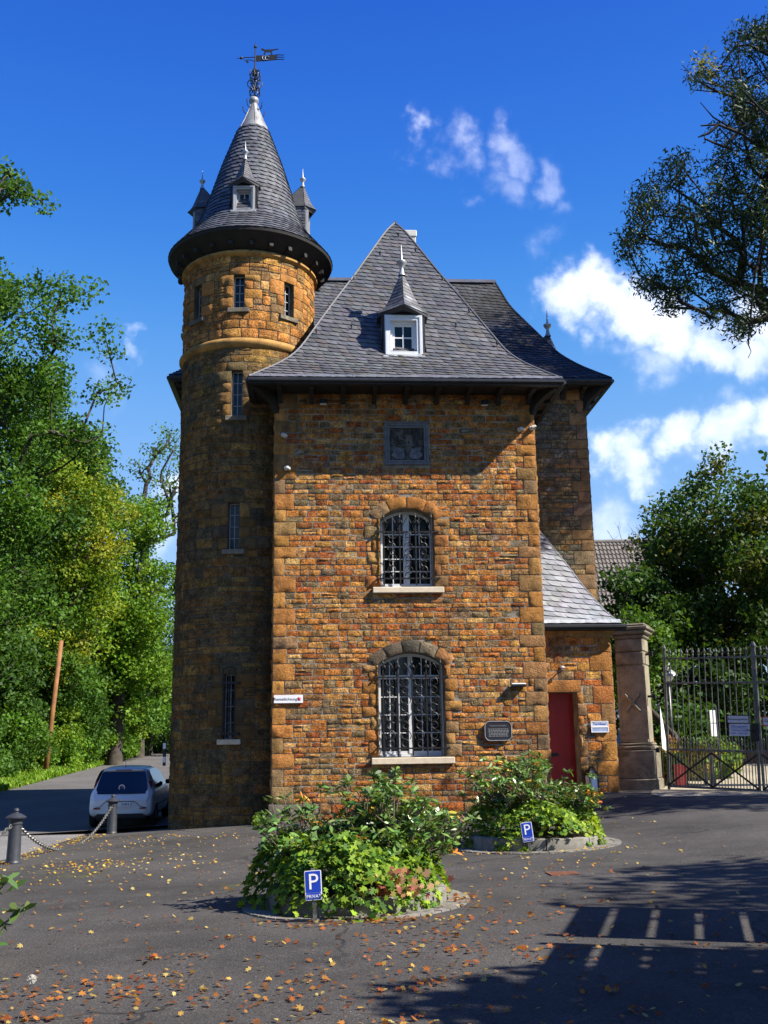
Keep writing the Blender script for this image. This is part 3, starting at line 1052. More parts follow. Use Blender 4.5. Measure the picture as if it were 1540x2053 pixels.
masonry(ms, mq, cyl(TR), uA, uB, 11.84, 14.12, SL_UP, ql=False, qr=False, rowh=(.15, .29), sw=(.2, .55), pal=STONES[:2] + STONES[6:7] + BLOCKS + STONES[8:12], hs=(.012, .034), jw=(.24, .4))
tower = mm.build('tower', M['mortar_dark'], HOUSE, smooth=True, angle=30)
ms.merge(mq).build('ashlar_facing', (M['stone'], M['ashlar']), tower, smooth=True, angle=42)
bands = MB()
bands.lathe([(TR - .03, 11.56), (TR + .02, 11.58), (TR + .07, 11.63), (TR + .10, 11.69), (TR + .10, 11.74), (TR + .03, 11.82), (TR - .03, 11.86)], 72, (TX, TY, 0))
bands.build('string_course', M['band'], tower, smooth=True, angle=50)
bands = MB()
bands.lathe([(TR - .03, 14.08), (TR + .04, 14.10), (TR + .10, 14.15), (TR + .10, 14.2), (TR + .04, 14.26), (TR - .03, 14.28)], 72, (TX, TY, 0))
bands.build('cornice_ring', M['band'], tower, smooth=True, angle=50)
for i, o in enumerate(SL_UP + SL_LO):
    a = (o['u0'] + o['u1']) / 2 / TR
    T = Matrix.Translation((TX, TY, 0)) @ Matrix.Rotation(a, 4, 'Z') @ Matrix.Translation((0, -TR, 0))
    w = (o['u1'] - o['u0']) / 2
    f = MB()
    ring_prism(f, [(-w, o['v0']), (w, o['v0']), (w, o['vs']), (-w, o['vs'])], [(-w + .03, o['v0'] + .03), (w - .03, o['v0'] + .03), (w - .03, o['vs'] - .03), (-w + .03, o['vs'] - .03)], .14, .19, T)
    for k in range(1, 4):
        z = o['v0'] + (o['vs'] - o['v0']) * k / 4
        f.box(-w + .02, w - .02, .15, .18, z - .009, z + .009, None, T)
    f.box(-.009, .009, .15, .18, o['v0'] + .02, o['vs'] - .02, None, T)
    fo = f.build('slit_window', M['grey_paint'], tower)
    g = MB()
    g.box(-w, w, .17, .175, o['v0'], o['vs'], None, T)
    g.build('glass', M['glass'], fo)
    s = MB()
    s.bbox(-w - .14, w + .14, -.06, .1, o['v0'] - .125, o['v0'] - .004, .012, None, T)
    s.build('sill', M['pale_stone'] if i == len(SL_UP + SL_LO) - 1 else M['grey_stone'], fo)
    if i == len(SL_UP + SL_LO) - 1:
        s = MB()
        for x in (-.14, 0.0, .14):
            s.box(x - .012, x + .012, -.13, -.105, o['v0'] - .0, o['vs'] + .1, None, T)
        for z in (o['v0'] + .12, o['vs'] - .22):
            s.box(-.24, .24, -.128, -.108, z - .03, z + .03, None, T)
            for x in (-.23, .23):
                s.box(x - .03, x + .03, -.11, .03, z - .03, z + .03, None, T)
        s.tube([T @ Vector((-.17, -.117, o['vs'] + .1)), T @ Vector((0, -.117, o['vs'] + .15)), T @ Vector((.17, -.117, o['vs'] + .1))], .014, 5)
        for k in range(4):
            z = o['v0'] + .3 + k * .27
            for x in (-.07, .07):
                s.tube([T @ Vector((x + .05 * math.cos(q), -.117, z + .08 * math.sin(q))) for q in lin(0, 6.28, 10)], .007, 4)
        s.build('grille', M['iron'], fo)
# small black and white marker on the tower's left flank
# ------------------------------------------------------------------ slate roofs
class Prof:
    """roof profile: run (plan distance from the eave) against height, smoothed, measured along the slope"""
    def __init__(s, pts, n=60, it=14):
        pts = np.array(pts, float)
        d = np.r_[0, np.cumsum(np.hypot(*np.diff(pts, axis=0).T))]
        t = np.linspace(0, d[-1], n)
        r, z = np.interp(t, d, pts[:, 0]), np.interp(t, d, pts[:, 1])
        for _ in range(it):
            r[1:-1] = (r[:-2] + r[1:-1] * 2 + r[2:]) / 4
            z[1:-1] = (z[:-2] + z[1:-1] * 2 + z[2:]) / 4
        s.r, s.z = r, z
        s.v = np.r_[0, np.cumsum(np.hypot(np.diff(r), np.diff(z)))]
        s.L = s.v[-1]
        g = np.gradient(r, s.v), np.gradient(z, s.v)
        s.nr, s.nz = -g[1], g[0]

    def __call__(s, v, l=0.0):
        v = min(max(v, 0), s.L)
        f = lambda a: float(np.interp(v, s.v, a))
        return f(s.r) + f(s.nr) * l, f(s.z) + f(s.nz) * l


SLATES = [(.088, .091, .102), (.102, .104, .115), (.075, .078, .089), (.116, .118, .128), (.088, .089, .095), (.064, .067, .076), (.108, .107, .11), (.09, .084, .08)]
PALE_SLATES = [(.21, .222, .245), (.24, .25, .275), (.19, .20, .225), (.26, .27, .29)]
SHADE_MOSS_SLATES = [(.045, .047, .052), (.06, .062, .068), (.035, .036, .04), (.052, .052, .055)]
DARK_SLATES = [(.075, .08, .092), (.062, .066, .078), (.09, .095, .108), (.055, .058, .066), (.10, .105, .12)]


def slates(mb, S, L, ulim, w=.25, h=.165, slant=.13, pal=SLATES, lift=.026, wrap=False):
    """overlapping slates with a curved left edge, laid in rising courses"""
    nr = int(L / h) + 2
    umin = min(ulim(v)[0] for v in lin(0, L, 20)); umax = max(ulim(v)[1] for v in lin(0, L, 20))
    ext = int(abs(slant) * (umax - umin) / h) + 2
    shp = [(-.06, 1.12), (-.12, .80), (-.10, .5), (-.01, .24), (.14, .08), (.34, .01), (1.04, 0.0), (1.04, 1.12)]
    for r in range(-ext, nr + ext):
        off = rs.uniform(0, 1)
        u = umin - w * (1 + off)
        while u < umax + w:
            ww = w * rs.uniform(.86, 1.14)
            vb = r * h - slant * (u - umin)
            vm = vb + h * .5
            if -h < vm < L + h * .2:
                lo, hi = ulim(min(max(vm, 0), L))
                if u + ww > lo and u < hi:
                    pts, pos = [], []
                    for (a, b) in shp:
                        x, v = u + a * ww, vb + b * h - slant * a * ww + rs.uniform(-.003, .003)
                        v = min(max(v, -.02), L)
                        l_, h_ = ulim(max(v, 0))
                        x = min(max(x, l_ - .015), h_ + .015)
                        lf = lift * (1 - b * .85) * (1.15 - .45 * a) + rs.uniform(0, .002)
                        pos.append((x, v)); pts.append(S(x, v, lf))
                    ar = 0
                    for i in range(len(pos)):
                        a, b = pos[i], pos[(i + 1) % len(pos)]
                        ar += a[0] * b[1] - a[1] * b[0]
                    if abs(ar) / 2 > .0015:
                        c = jit(rs.choice(pal), .13)
                        mb.poly(pts, c)
                        for i in range(0, 6):
                            q0, q1 = pos[i], pos[i + 1]
                            mb.poly([pts[i], S(q0[0], q0[1], -.012), S(q1[0], q1[1], -.012), pts[i + 1]], tuple(q * .2 for q in c))
            u += ww


def under(mb, S, L, ulim, nu=16, nv=20, l=-.014):
    P = []
    for j in range(nv + 1):
        v = L * j / nv
        a, b = ulim(v)
        P.append([S(a + (b - a) * i / nu, v, l) for i in range(nu + 1)])
    mb.grid(P)


def roof_face(P, faces, mS, mU, pal, **k):
    for (S, ul) in faces:
        slates(mS, S, P.L, ul, pal=pal, **k)
        under(mU, S, P.L, ul)


# wing roof
PW = Prof([(0, 10.20), (.30, 10.46), (.72, 10.82), (1.13, 11.26), (1.29, 11.56), (1.72, 12.39), (2.28, 13.44), (2.67, 14.14), (3.67, 16.08), (3.9, 16.38)], it=8)
EX0, EX1, EY, AX, AY = -.60, 6.93, -.9, 3.24, 3.0


def SF(u, v, l):
    r, z = PW(v, l)
    return (u, EY + r, z)


def SR(u, v, l):
    r, z = PW(v, l)
    return (EX1 - r * (EX1 - AX) / 3.9, u, z)


def SLf(u, v, l):
    r, z = PW(v, l)
    return (EX0 + r * (AX - EX0) / 3.9, -u, z)


fr = lambda v: PW(v)[0] / 3.9
ulF = lambda v: (EX0 + (AX - EX0) * fr(v), EX1 - (EX1 - AX) * fr(v))
ulR = lambda v: (EY + (AY - EY) * fr(v), 6.4)
ulL = lambda v: (-6.4, -(EY + (AY - EY) * fr(v)))
roofU, s1, s2 = MB(), MB(), MB()
roof_face(PW, [(SF, ulF)], s1, roofU, SLATES)
roof_face(PW, [(SR, ulR), (SLf, ulL)], s1, roofU, SLATES)
# mitred hips and ridge: capping strips
for ul, S in ((0, SF), (1, SF)):
    pts = [Vector(S(ulF(v)[ul], v, .012)) for v in lin(0.02, PW.L, 30)]
    s1.tube(pts, .028, 5, (.09, .095, .11))
s1.tube([(AX, AY - .02, 16.40), (AX, 6.6, 16.40)], .05, 6, (.09, .095, .11))
# eave slates: a straight starter course along the eaves
x = EX0 + .02
while x < EX1 - .05:
    w = rs.uniform(.5, .8)
    w = min(w, EX1 - x)
    c = jit((.12, .125, .145), .1)
    s1.poly([SF(x, -.0, .02), SF(x + w - .008, -.0, .02), SF(x + w - .008, .13, .030), SF(x, .13, .030)], c)
    s1.poly([SF(x, .0, .02), SF(x, 0, -.01), SF(x + w - .008, 0, -.01), SF(x + w - .008, 0, .02)], c)
    x += w
roofw = roofU.build('roof', M['slate_under'], HOUSE, smooth=True, angle=40)
s1.build('slating', M['slate'], roofw)

# body roof
PB = Prof([(0, 11.52), (.4, 11.80), (1.11, 12.31), (1.85, 12.95), (2.67, 13.96), (3.8, 15.35), (4.45, 16.55)], it=8)
CX0, CX1, CY0, CY1, RX0, RX1, RY = -2.98, 9.16, 2.55, 11.45, -.63, 6.80, 7.0
fb_ = lambda v: PB(v)[0] / 4.45


def SBF(u, v, l):
    r, z = PB(v, l)
    return (u, CY0 + r, z)


def SBR(u, v, l):
    r, z = PB(v, l)
    return (CX1 - r * (CX1 - RX1) / 4.45, u, z)


def SBL(u, v, l):
    r, z = PB(v, l)
    return (CX0 + r * (RX0 - CX0) / 4.45, -u, z)


def SBB(u, v, l):
    r, z = PB(v, l)
    return (-u, CY1 - r, z)


roofU, s1, s2 = MB(), MB(), MB()
ulBF = lambda v: (CX0 + (RX0 - CX0) * fb_(v), CX1 - (CX1 - RX1) * fb_(v))
slates(s1, SBF, PB.L, lambda v: (ulBF(v)[0], min(3.3, ulBF(v)[1])), pal=SLATES)
slates(s2, SBF, PB.L, lambda v: (max(3.3, ulBF(v)[0]), ulBF(v)[1]), pal=SHADE_MOSS_SLATES)  # right half darker: moss and tree shade put into the slate colour
under(roofU, SBF, PB.L, ulBF)
ulBR = lambda v: (CY0 + (RY - CY0) * fb_(v), CY1 - (CY1 - RY) * fb_(v))
ulBL = lambda v: (-CY1 + (CY1 - RY) * fb_(v), -CY0 - (RY - CY0) * fb_(v))
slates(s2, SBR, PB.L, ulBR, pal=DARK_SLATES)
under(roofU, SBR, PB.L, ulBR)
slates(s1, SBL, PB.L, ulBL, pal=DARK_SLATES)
under(roofU, SBL, PB.L, ulBL)
under(roofU, SBB, PB.L, lambda v: (-ulBF(v)[1], -ulBF(v)[0]))
s2.tube([Vector(SBF(ulBF(v)[1], v, .012)) for v in lin(0.02, PB.L, 30)], .03, 5, (.05, .052, .06))
x = RX0
while x < RX1:
    c = jit((.075, .078, .09), .15)
    w = min(.34, RX1 - x)
    s1.poly([(x, RY - .16, 16.42), (x + w, RY - .16, 16.42), (x + w, RY, 16.60), (x, RY, 16.60)], c)
    s1.poly([(x, RY, 16.60), (x + w, RY, 16.60), (x + w, RY + .16, 16.42), (x, RY + .16, 16.42)], c)
    x += w
roofb = roofU.build('roof', M['slate_under'], HOUSE, smooth=True, angle=40)
s1.build('slating', M['slate'], roofb)
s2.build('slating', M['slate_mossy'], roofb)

# eaves: fascia and gutter, boarded soffit, timber brackets
ev = MB()


def eave_run(mb, gut, a, b, out, z, wall_d, zdrop=.0):
    """eave along a->b (plan points), overhang direction out, wall at wall_d behind the edge"""
    a, b, out = Vector((*a, 0)), Vector((*b, 0)), Vector((*out, 0))
    zz = Vector((0, 0, 1))
    gut.poly([a + zz * (z - .02), b + zz * (z - .02), b + zz * (z - .15), a + zz * (z - .15)])
    gut.poly([a + zz * (z - .15), b + zz * (z - .15), b - out * .10 + zz * (z - .17), a - out * .10 + zz * (z - .17)])
    gut.tube([a + zz * (z - .07) + out * .02, b + zz * (z - .07) + out * .02], .055, 8)
    mb.poly([a - out * .10 + zz * (z - .13), b - out * .10 + zz * (z - .13), b - out * wall_d + zz * (z - .10), a - out * wall_d + zz * (z - .10)])


def bracket(mb, p, out, depth, h, w=.11):
    """curved timber console: p = point at wall under the soffit"""
    side = Vector((-out[1], out[0], 0))
    out = Vector((*out, 0)); p = Vector(p)
    prof_ = [(0, 0), (depth, 0), (depth, -.10), (depth * .78, -.13), (depth * .5, -h * .42), (depth * .25, -h * .62), (.09, -h), (0, -h)]
    A = [p + out * q[0] + Vector((0, 0, q[1])) - side * w / 2 for q in prof_]
    B = [v + side * w for v in A]
    n = len(A)
    mb.poly(A); mb.poly(B[::-1])
    for i in range(n):
        j = (i + 1) % n
        mb.poly([A[j], A[i], B[i], B[j]])


gut = MB()
eave_run(ev, gut, (EX0, EY), (EX1, EY), (0, -1), 10.20, .9)
eave_run(ev, gut, (EX1, EY), (EX1, 3.2), (1, 0), 10.20, .57)
eave_run(ev, gut, (EX0, 3.2), (EX0, EY), (-1, 0), 10.20, .6)
for x in lin(.12, WX - .12, 8):
    bracket(ev, (x, .0, 10.1), (0, -1), .78, .26)
for y in lin(.3, 2.9, 3):
    bracket(ev, (WX, y, 10.1), (1, 0), .5, .26)
bracket(ev, (WX - .05, .02, 10.09), (.53, -.85), .9, .5, .14)
bracket(ev, (.05, .02, 10.09), (-.6, -.8), .9, .5, .14)
e1 = ev.build('eaves', M['dark_wood'], roofw)
gut.build('gutter', M['gutter'], roofw)
ev, gut = MB(), MB()
eave_run(ev, gut, (CX0, CY0), (CX1, CY0), (0, -1), 11.52, .65)
eave_run(ev, gut, (CX1, CY0), (CX1, CY1), (1, 0), 11.52, .61)
eave_run(ev, gut, (CX0, CY1), (CX0, CY0), (-1, 0), 11.52, .68)
for x in (7.1, 7.9, 8.45):
    bracket(ev, (x, BY0, 11.42), (0, -1), .5, .3)
for y in lin(BY0 + .1, 8, 6):
    bracket(ev, (BXR, y, 11.42), (1, 0), .5, .3)
    bracket(ev, (BXL, y, 11.42), (-1, 0), .52, .62, .16)
bracket(ev, (BXR - .05, BY0 + .05, 11.42), (.7, -.7), .85, .62, .16)
bracket(ev, (BXL + .05, BY0 + .05, 11.42), (-.7, -.7), .8, .62, .16)
ev.build('eaves', M['dark_wood'], roofb)
gut.build('gutter', M['gutter'], roofb)

# chimney
ch = MB()
ch.bbox(3.72, 4.12, 5.8, 6.25, 15.2, 17.62, .015)
ch.bbox(3.69, 4.15, 5.77, 6.28, 17.46, 17.68, .02)
ch.build('chimney', M['plaster'], roofw)
# snow hooks on the slating
for (x, v) in ((1.3, 3.3), (2.0, 4.6), (2.75, 5.7), (3.3, 6.6), (3.75, 5.9), (4.4, 4.6), (5.0, 3.2), (1.9, 2.5), (4.6, 2.6), (1.0, 2.3), (5.6, 1.9)):
    hk = MB()
    a, b, c = SF(x, v, .02), SF(x, v + .16, .03), SF(x, v - .02, .10)
    hk.tube([b, a, c, SF(x, v + .05, .13)], .012, 4)
    hk.build('roof_hook', M['iron'], roofw)

# tower roof
PT = Prof([(0, 14.68), (.28, 15.02), (.63, 15.44), (.87, 15.98), (1.08, 16.64), (1.40, 17.71), (1.65, 18.42), (1.79, 18.83)], it=5)
TRX, TRR = -.82, 2.24


def ST(u, v, l):
    r, z = PT(v, l)
    a = u
    return (TRX + (TRR - r) * math.sin(a), TY - (TRR - r) * math.cos(a), z)


roofU, s1 = MB(), MB()
roofU.lathe([(TRR - PT(v)[0] - .012, PT(v)[1] - .008) for v in lin(0, PT.L, 26)], 64, (TRX, TY, 0))
v = -.02
shp = [(-.06, 1.15), (-.12, .80), (-.10, .5), (-.01, .24), (.14, .08), (.34, .01), (1.04, 0.0), (1.04, 1.15)]
while v < PT.L - .05:
    r = TRR - PT(max(v, 0))[0]
    h = .15 if v > .3 else .14
    n = max(12, int(2 * math.pi * r / (.24 if v < 2.8 else .2)))
    o_ = rs.uniform(0, 1)
    for i in range(n):
        w = 2 * math.pi / n
        a0 = (i + o_) * w
        c = jit(rs.choice(DARK_SLATES), .14)
        pos = [(a0 + a * w, v + b * h + .05 * (a - .5) * .25) for (a, b) in shp]
        pts = [ST(p[0], p[1], .026 * (1 - q[1] * .85) * (1.15 - .45 * q[0])) for p, q in zip(pos, shp)]
        s1.poly(pts, c)
        for k in range(6):
            s1.poly([pts[k], ST(pos[k][0], pos[k][1], -.012), ST(pos[k + 1][0], pos[k + 1][1], -.012), pts[k + 1]], tuple(q * .2 for q in c))
    v += h
rooft = roofU.build('tower_roof', M['slate_under'], HOUSE, smooth=True, angle=40)
s1.build('slating', M['slate'], rooft)
ev = MB()
ev.lathe([(TRR + .0, 14.67), (TRR - .02, 14.60), (TRR - .12, 14.54), (TR + .16, 14.33), (TR - .02, 14.24)], 64, (TRX, TY, 0))
for k in range(24):
    a = 2 * math.pi * (k + .3) / 24
    bracket(ev, (TX + TR * math.sin(a), TY - TR * math.cos(a), 14.4), (math.sin(a), -math.cos(a)), .3, .22, .1)
ev.build('eaves', M['dark_wood'], rooft, smooth=True, angle=40)
ld = MB()
ld.lathe([(q, z + .28) for q, z in [(.455, 18.50), (.45, 18.54), (.30, 18.86), (.17, 19.2), (.10, 19.42), (.10, 19.47), (.13, 19.5), (.145, 19.56), (.13, 19.63), (.07, 19.68), (0, 19.69)]], 20, (TRX, TY, 0))
for k in range(6):
    a = k * math.pi / 3 + .2
    ld.tube([(TRX + r * math.sin(a), TY - r * math.cos(a), z) for r, z in ((.455, 18.80), (.305, 19.14), (.175, 19.48), (.105, 19.70))], .012, 4)
ld.build('lead_cap', M['lead'], rooft, smooth=True, angle=45)
for k, (a, z) in enumerate(((-1.2, 19.38), (-.6, 19.53), (.9, 19.48), (1.9, 19.38), (3.6, 19.48))):
    r = .17
    hk = MB()
    hk.tube([(TRX + (r + d) * math.sin(a), TY - (r + d) * math.cos(a), z + q) for d, q in ((-.04, .1), (0, .02), (.09, .0), (.14, .08), (.15, .2))], .014, 4)
    hk.build('roof_hook', M['iron'], rooft)


def finial(mb, p, s):
    mb.lathe([(r * s, z * s) for r, z in ((.10, -.08), (.055, .06), (.05, .16), (.10, .23), (.135, .29), (.13, .315), (.05, .345), (.032, .42), (.006, .80))], 12, p)


def dormer(parent, loc, rz, w, h, dep, rh, s, cheek_pal, roof_pal, paint):
    """slated roof dormer: cheeks, painted window, pointed bell roof with the arris to the front, zinc finial"""
    ck = MB()
    hw = w / 2
    ck.box(-hw - .05, hw + .05, .22, dep, -.02, h + .12)
    ck.box(-hw - .05, -hw, .05, .22, -.02, h + .12); ck.box(hw, hw + .05, .05, .22, -.02, h + .12); ck.box(-hw, hw, .05, .22, h, h + .12)
    d = ck.build('dormer', M['slate_under'], parent, Vector(loc), rz)
    sl_ = MB()
    for sg in (-1, 1):
        S = (lambda u, v, l, sg=sg: (sg * (hw + .06 + l + .10 * max(0, 1 - v / (h * .5)) ** 2), u if sg > 0 else -u, v - .04))
        ul = (lambda v: (.06, dep)) if sg > 0 else (lambda v: (-dep, -.06))
        slates(sl_, S, h + .12, ul, .14 * s + .04, .105 * s + .02, .05, cheek_pal, .012)
    # bell roof
    ow = hw + .16 * s
    fy, by = -.34 * s, dep
    base = [(-ow, .10 * s, h + .06), (0, fy, h + .13), (ow, .10 * s, h + .06), (ow, by, h + .06), (-ow, by, h + .06)]
    ax, ay, az = 0, .24 * s, h + .1 + rh
    prof_ = [(0, 0), (.16, .07), (.34, .20), (.52, .40), (.68, .62), (.84, .82), (1, 1)]
    ft = lambda t: float(np.interp(t, [q[1] for q in prof_], [q[0] for q in prof_]))
    us, ob = MB(), MB()
    rings = []
    for t in lin(0, 1, 14):
        k = ft(t)
        rings.append([(x + (ax - x) * k, y + (ay - y) * k, z + (az - z) * t) for x, y, z in base])
    for a, b in zip(rings[:-1], rings[1:]):
        for i in range(5):
            j = (i + 1) % 5
            us.poly([a[i], a[j], b[j], b[i]])
    us.poly([(x, y, z - .004) for x, y, z in base][::-1])
    us.poly([(-ow, .1 * s, h + .055), (-ow, .1 * s, h - .02), (0, fy * .55, h + .03), (0, fy, h + .12)])
    us.poly([(0, fy, h + .12), (0, fy * .55, h + .03), (ow, .1 * s, h - .02), (ow, .1 * s, h + .055)])
    ro = us.build('dormer_roof', M['slate_under'], d)
    for i in range(4):
        A, B = Vector(base[i]), Vector(base[i + 1])
        Lh = rh * 1.12
        nrm = (B - A).cross(Vector((0, 0, 1))).normalized()

        def S(u, v, l, A=A, B=B, nrm=nrm):
            t = min(max(v / Lh, 0), 1)
            k = ft(t)
            p = A + (B - A) * u
            q = p + (Vector((ax, ay, 0)) - Vector((p.x, p.y, 0))) * k
            q.z = p.z + (az - p.z) * t
            return q + nrm * (l * .8 + .008) + Vector((0, 0, l * .5))
        n_ = max(2, int((B - A).length / (.17 * s)))
        hh = .105 * s + .015
        v = 0
        while v < Lh:
            kk = 1 - ft(min(1, v / Lh))
            nn = max(1, int(n_ * kk + .6))
            oo = rs.uniform(0, .5)
            for q in range(-1, nn + 1):
                u0, u1 = (q + oo) / nn, (q + 1.03 + oo) / nn
                u0, u1 = max(0, u0), min(1, u1)
                if u1 - u0 < .02:
                    continue
                c = jit(rs.choice(roof_pal), .15)
                v1 = min(Lh, v + hh * 1.15)
                sl_.poly([S(u0, v + hh * .25, .012), S(u0 + (u1 - u0) * .25, v, .014), S(u1, v, .012), S(u1, v1, .002), S(u0, v1, .002)], c)
                sl_.poly([S(u0, v + hh * .25, .012), S(u0, v + hh * .25, -.006), S(u0 + (u1 - u0) * .25, v, -.006), S(u0 + (u1 - u0) * .25, v, .014)], c)
                sl_.poly([S(u0 + (u1 - u0) * .25, v, .014), S(u0 + (u1 - u0) * .25, v, -.006), S(u1, v, -.006), S(u1, v, .012)], c)
            v += hh
    sl_.build('slating', M['slate'], d)
    # window: stepped architrave, sash with four panes
    f = MB()
    rect = lambda a: [(-hw + a, a), (hw - a, a), (hw - a, h - a), (-hw + a, h - a)]
    ring_prism(f, rect(0), rect(.13 * s + .01), .0, .09)
    ring_prism(f, rect(.02), rect(.07 * s), -.022, -.001)
    ring_prism(f, rect(.125 * s), rect(.20 * s), .10, .17)
    ring_prism(f, rect(.195 * s), rect(.26 * s), .15, .2)
    f.box(-.017, .017, .155, .195, .24 * s, h - .24 * s)
    f.box(-hw + .24 * s, hw - .24 * s, .157, .193, h * .5 - .017, h * .5 + .017)
    f.bbox(-hw - .05, hw + .05, -.06, .05, -.05, .005, .008)
    f.build('window', paint, d)
    g = MB()
    g.box(-hw + .22 * s, hw - .22 * s, .175, .18, .22 * s, h - .22 * s)
    g.build('glass', M['glass'], d)
    fi = MB()
    finial(fi, (ax, ay, az - .02), s)
    fi.build('finial', M['lead_white'], d, smooth=True, angle=50)
    return d


dormer(roofw, (3.19, .15, 11.16), 0, .95, 1.12, 1.5, 1.18, 1.0, SLATES + PALE_SLATES[:1], PALE_SLATES[:1] + SLATES, M['white_paint'])
dormer(roofb, (CX1 - .62, 6.2, 12.0), R(90), .96, 1.10, 1.5, 1.18, 1.0, SLATES, SLATES, M['white_paint'])
for a in (-4, 86, 176, -94):
    t = R(a)
    dormer(rooft, (TRX + 1.58 * math.sin(t), TY - 1.58 * math.cos(t), 15.47), t, .58, .74, .9, .82, .66, DARK_SLATES, DARK_SLATES + SLATES, M['grey_paint'])

# iron finial with weathervane
vn = MB()
vx, vy = TRX + .02, TY
vn.tube([(vx, vy, 19.9), (vx, vy, 21.66), (vx, vy, 21.81)], [.03, .018, .004], 6)
vn.lathe([(0, -.05), (.045, -.02), (.05, .02), (0, .06)], 8, (vx, vy, 21.63))
for lev, (z0, rr) in enumerate(((20.02, .17), (20.28, .21), (20.57, .17))):
    for k in range(6):
        a = k * math.pi / 3 + lev * .5
        pts = [(vx + q * rr * math.sin(a), vy - q * rr * math.cos(a), z0 + zz) for q, zz in ((.1, 0), (.55, -.04), (.95, .05), (1.0, .16), (.75, .25), (.4, .2), (.45, .12), (.62, .13))]
        vn.tube(pts, .016, 4)
vn.lathe([(0, 0), (.08, .05), (.05, .12), (.09, .2), (.03, .3), (.02, .36)], 8, (vx, vy, 20.63))
fin = vn.build('iron_finial', M['iron'], rooft, smooth=True, angle=40)
vn = MB()
z = 21.29
vn.tube([(vx - .56, vy, z - .07), (vx - .42, vy, z - .045), (vx - .36, vy, z - .03), (vx, vy, z + .0)], [.004, .012, .014, .014], 5)
vn.tube([(vx - .47, vy - .0, z - .055), (vx - .40, vy, z - .045), (vx - .33, vy, z - .03)], [.002, .05, .002], 6)
vn.tube([(vx - .02, vy, z - .14), (vx - .12, vy, z - .10), (vx - .22, vy, z - .10), (vx - .30, vy, z - .13), (vx - .33, vy, z - .07)], .013, 4)
vn.tube([(vx - .25, vy, z - .15), (vx - .2, vy, z - .18)], [.03, .03], 6)
flag = [(vx + .0, z - .15), (vx + .30, z - .12), (vx + .62, z - .07), (vx + .63, z + .10), (vx + .3, z + .07), (vx, z + .05)]
vn.prism(flag, vy - .008, vy + .008)
for k in range(3):
    q = z + .10 - k * .075
    vn.tube([(vx + .60, vy, q - .01), (vx + .72, vy, q), (vx + .80, vy, q - .01), (vx + .86, vy, q + .01)], [.018, .016, .014, .004], 4)
# the little running beast on top
vn.prism([(vx + .16, z + .26), (vx + .20, z + .30), (vx + .27, z + .255), (vx + .48, z + .265), (vx + .66, z + .30), (vx + .67, z + .285), (vx + .50, z + .235), (vx + .47, z + .15), (vx + .50, z + .11), (vx + .45, z + .10),
          (vx + .43, z + .18), (vx + .31, z + .18), (vx + .28, z + .10), (vx + .23, z + .10), (vx + .26, z + .16), (vx + .24, z + .22), (vx + .18, z + .24)], vy - .012, vy + .012)
wv = vn.build('weathervane', M['iron'], rooft)
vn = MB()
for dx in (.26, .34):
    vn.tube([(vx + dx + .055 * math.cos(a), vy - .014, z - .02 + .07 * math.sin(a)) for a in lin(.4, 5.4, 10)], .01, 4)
vn.build('cipher', M['cipher_sky'], wv)

# ---- lean-to porch with the red door ------------------------------------------------------------------------------
LY, LX1, LH = 1.2, 8.27, 4.28
DOOR = dict(u0=6.42, u1=7.36, v0=.42, vs=2.88, d=.55, lint=.3, jamb=True)
mm, ms, mq = MB(), MB(), MB()
mfl = lambda u, v, h: (u, LY - h, v)
mrl = lambda u, v, h: (LX1 + h, u, v)
wall_sheet(mm, mfl, WX, LX1, -.3, LH, [DOOR], 1)
wall_sheet(mm, mrl, LY, BY0, -.3, LH, [], 1)
masonry(ms, mq, mfl, WX, LX1, .45, LH, [DOOR], ql=False, rowh=(.15, .26), sw=(.2, .46), qw=(.3, .5), jw=(.12, .2), hs=(.01, .03))
masonry(ms, mq, mrl, LY, BY0, .45, LH, [], qr=False, rowh=(.15, .26), sw=(.2, .5), qw=(.4, .6))
mq.bbox(WX + 1.02, LX1 + .06, LY - .06, LY + .3, .2, .52, .02, (.2, .17, .12))
lt = mm.build('porch', M['mortar'], HOUSE)
ms.merge(mq).build('rubble_facing', (M['stone'], M['ashlar']), lt, smooth=True, angle=42)
co = MB()
prof_ = [(.0, 0), (.03, .0), (.05, .05), (.05, .09), (.14, .17), (.2, .22), (.2, .27), (0, .27)]
for (a, b, o) in (((WX + .01, LY), (LX1, LY), (0, -1)), ((LX1, LY), (LX1, BY0), (1, 0))):
    P = []
    for (px_, py_) in (a, b):
        row = []
        for d_, zz in prof_:
            mx = d_ if (px_, py_) == (LX1, LY) else 0
            row.append((px_ + (o[0] * d_ if o[0] else mx), py_ + (o[1] * d_ if o[1] else -mx), LH - .06 + zz))
        P.append(row)
    co.grid(P, (.36, .22, .09))
co.build('cornice', M['ashlar'], lt)
PL = Prof([(0, 4.53), (.15, 4.66), (.33, 4.92), (.68, 5.50), (1.08, 6.28), (1.52, 7.08), (1.95, 7.8), (2.3, 8.4)], it=5)
gx, gy = 8.5, .93


def SLF2(u, v, l):
    r, z = PL(v, l)
    return (u, gy + r, z)


def SLR2(u, v, l):
    r, z = PL(v, l)
    return (gx - r, u, z)


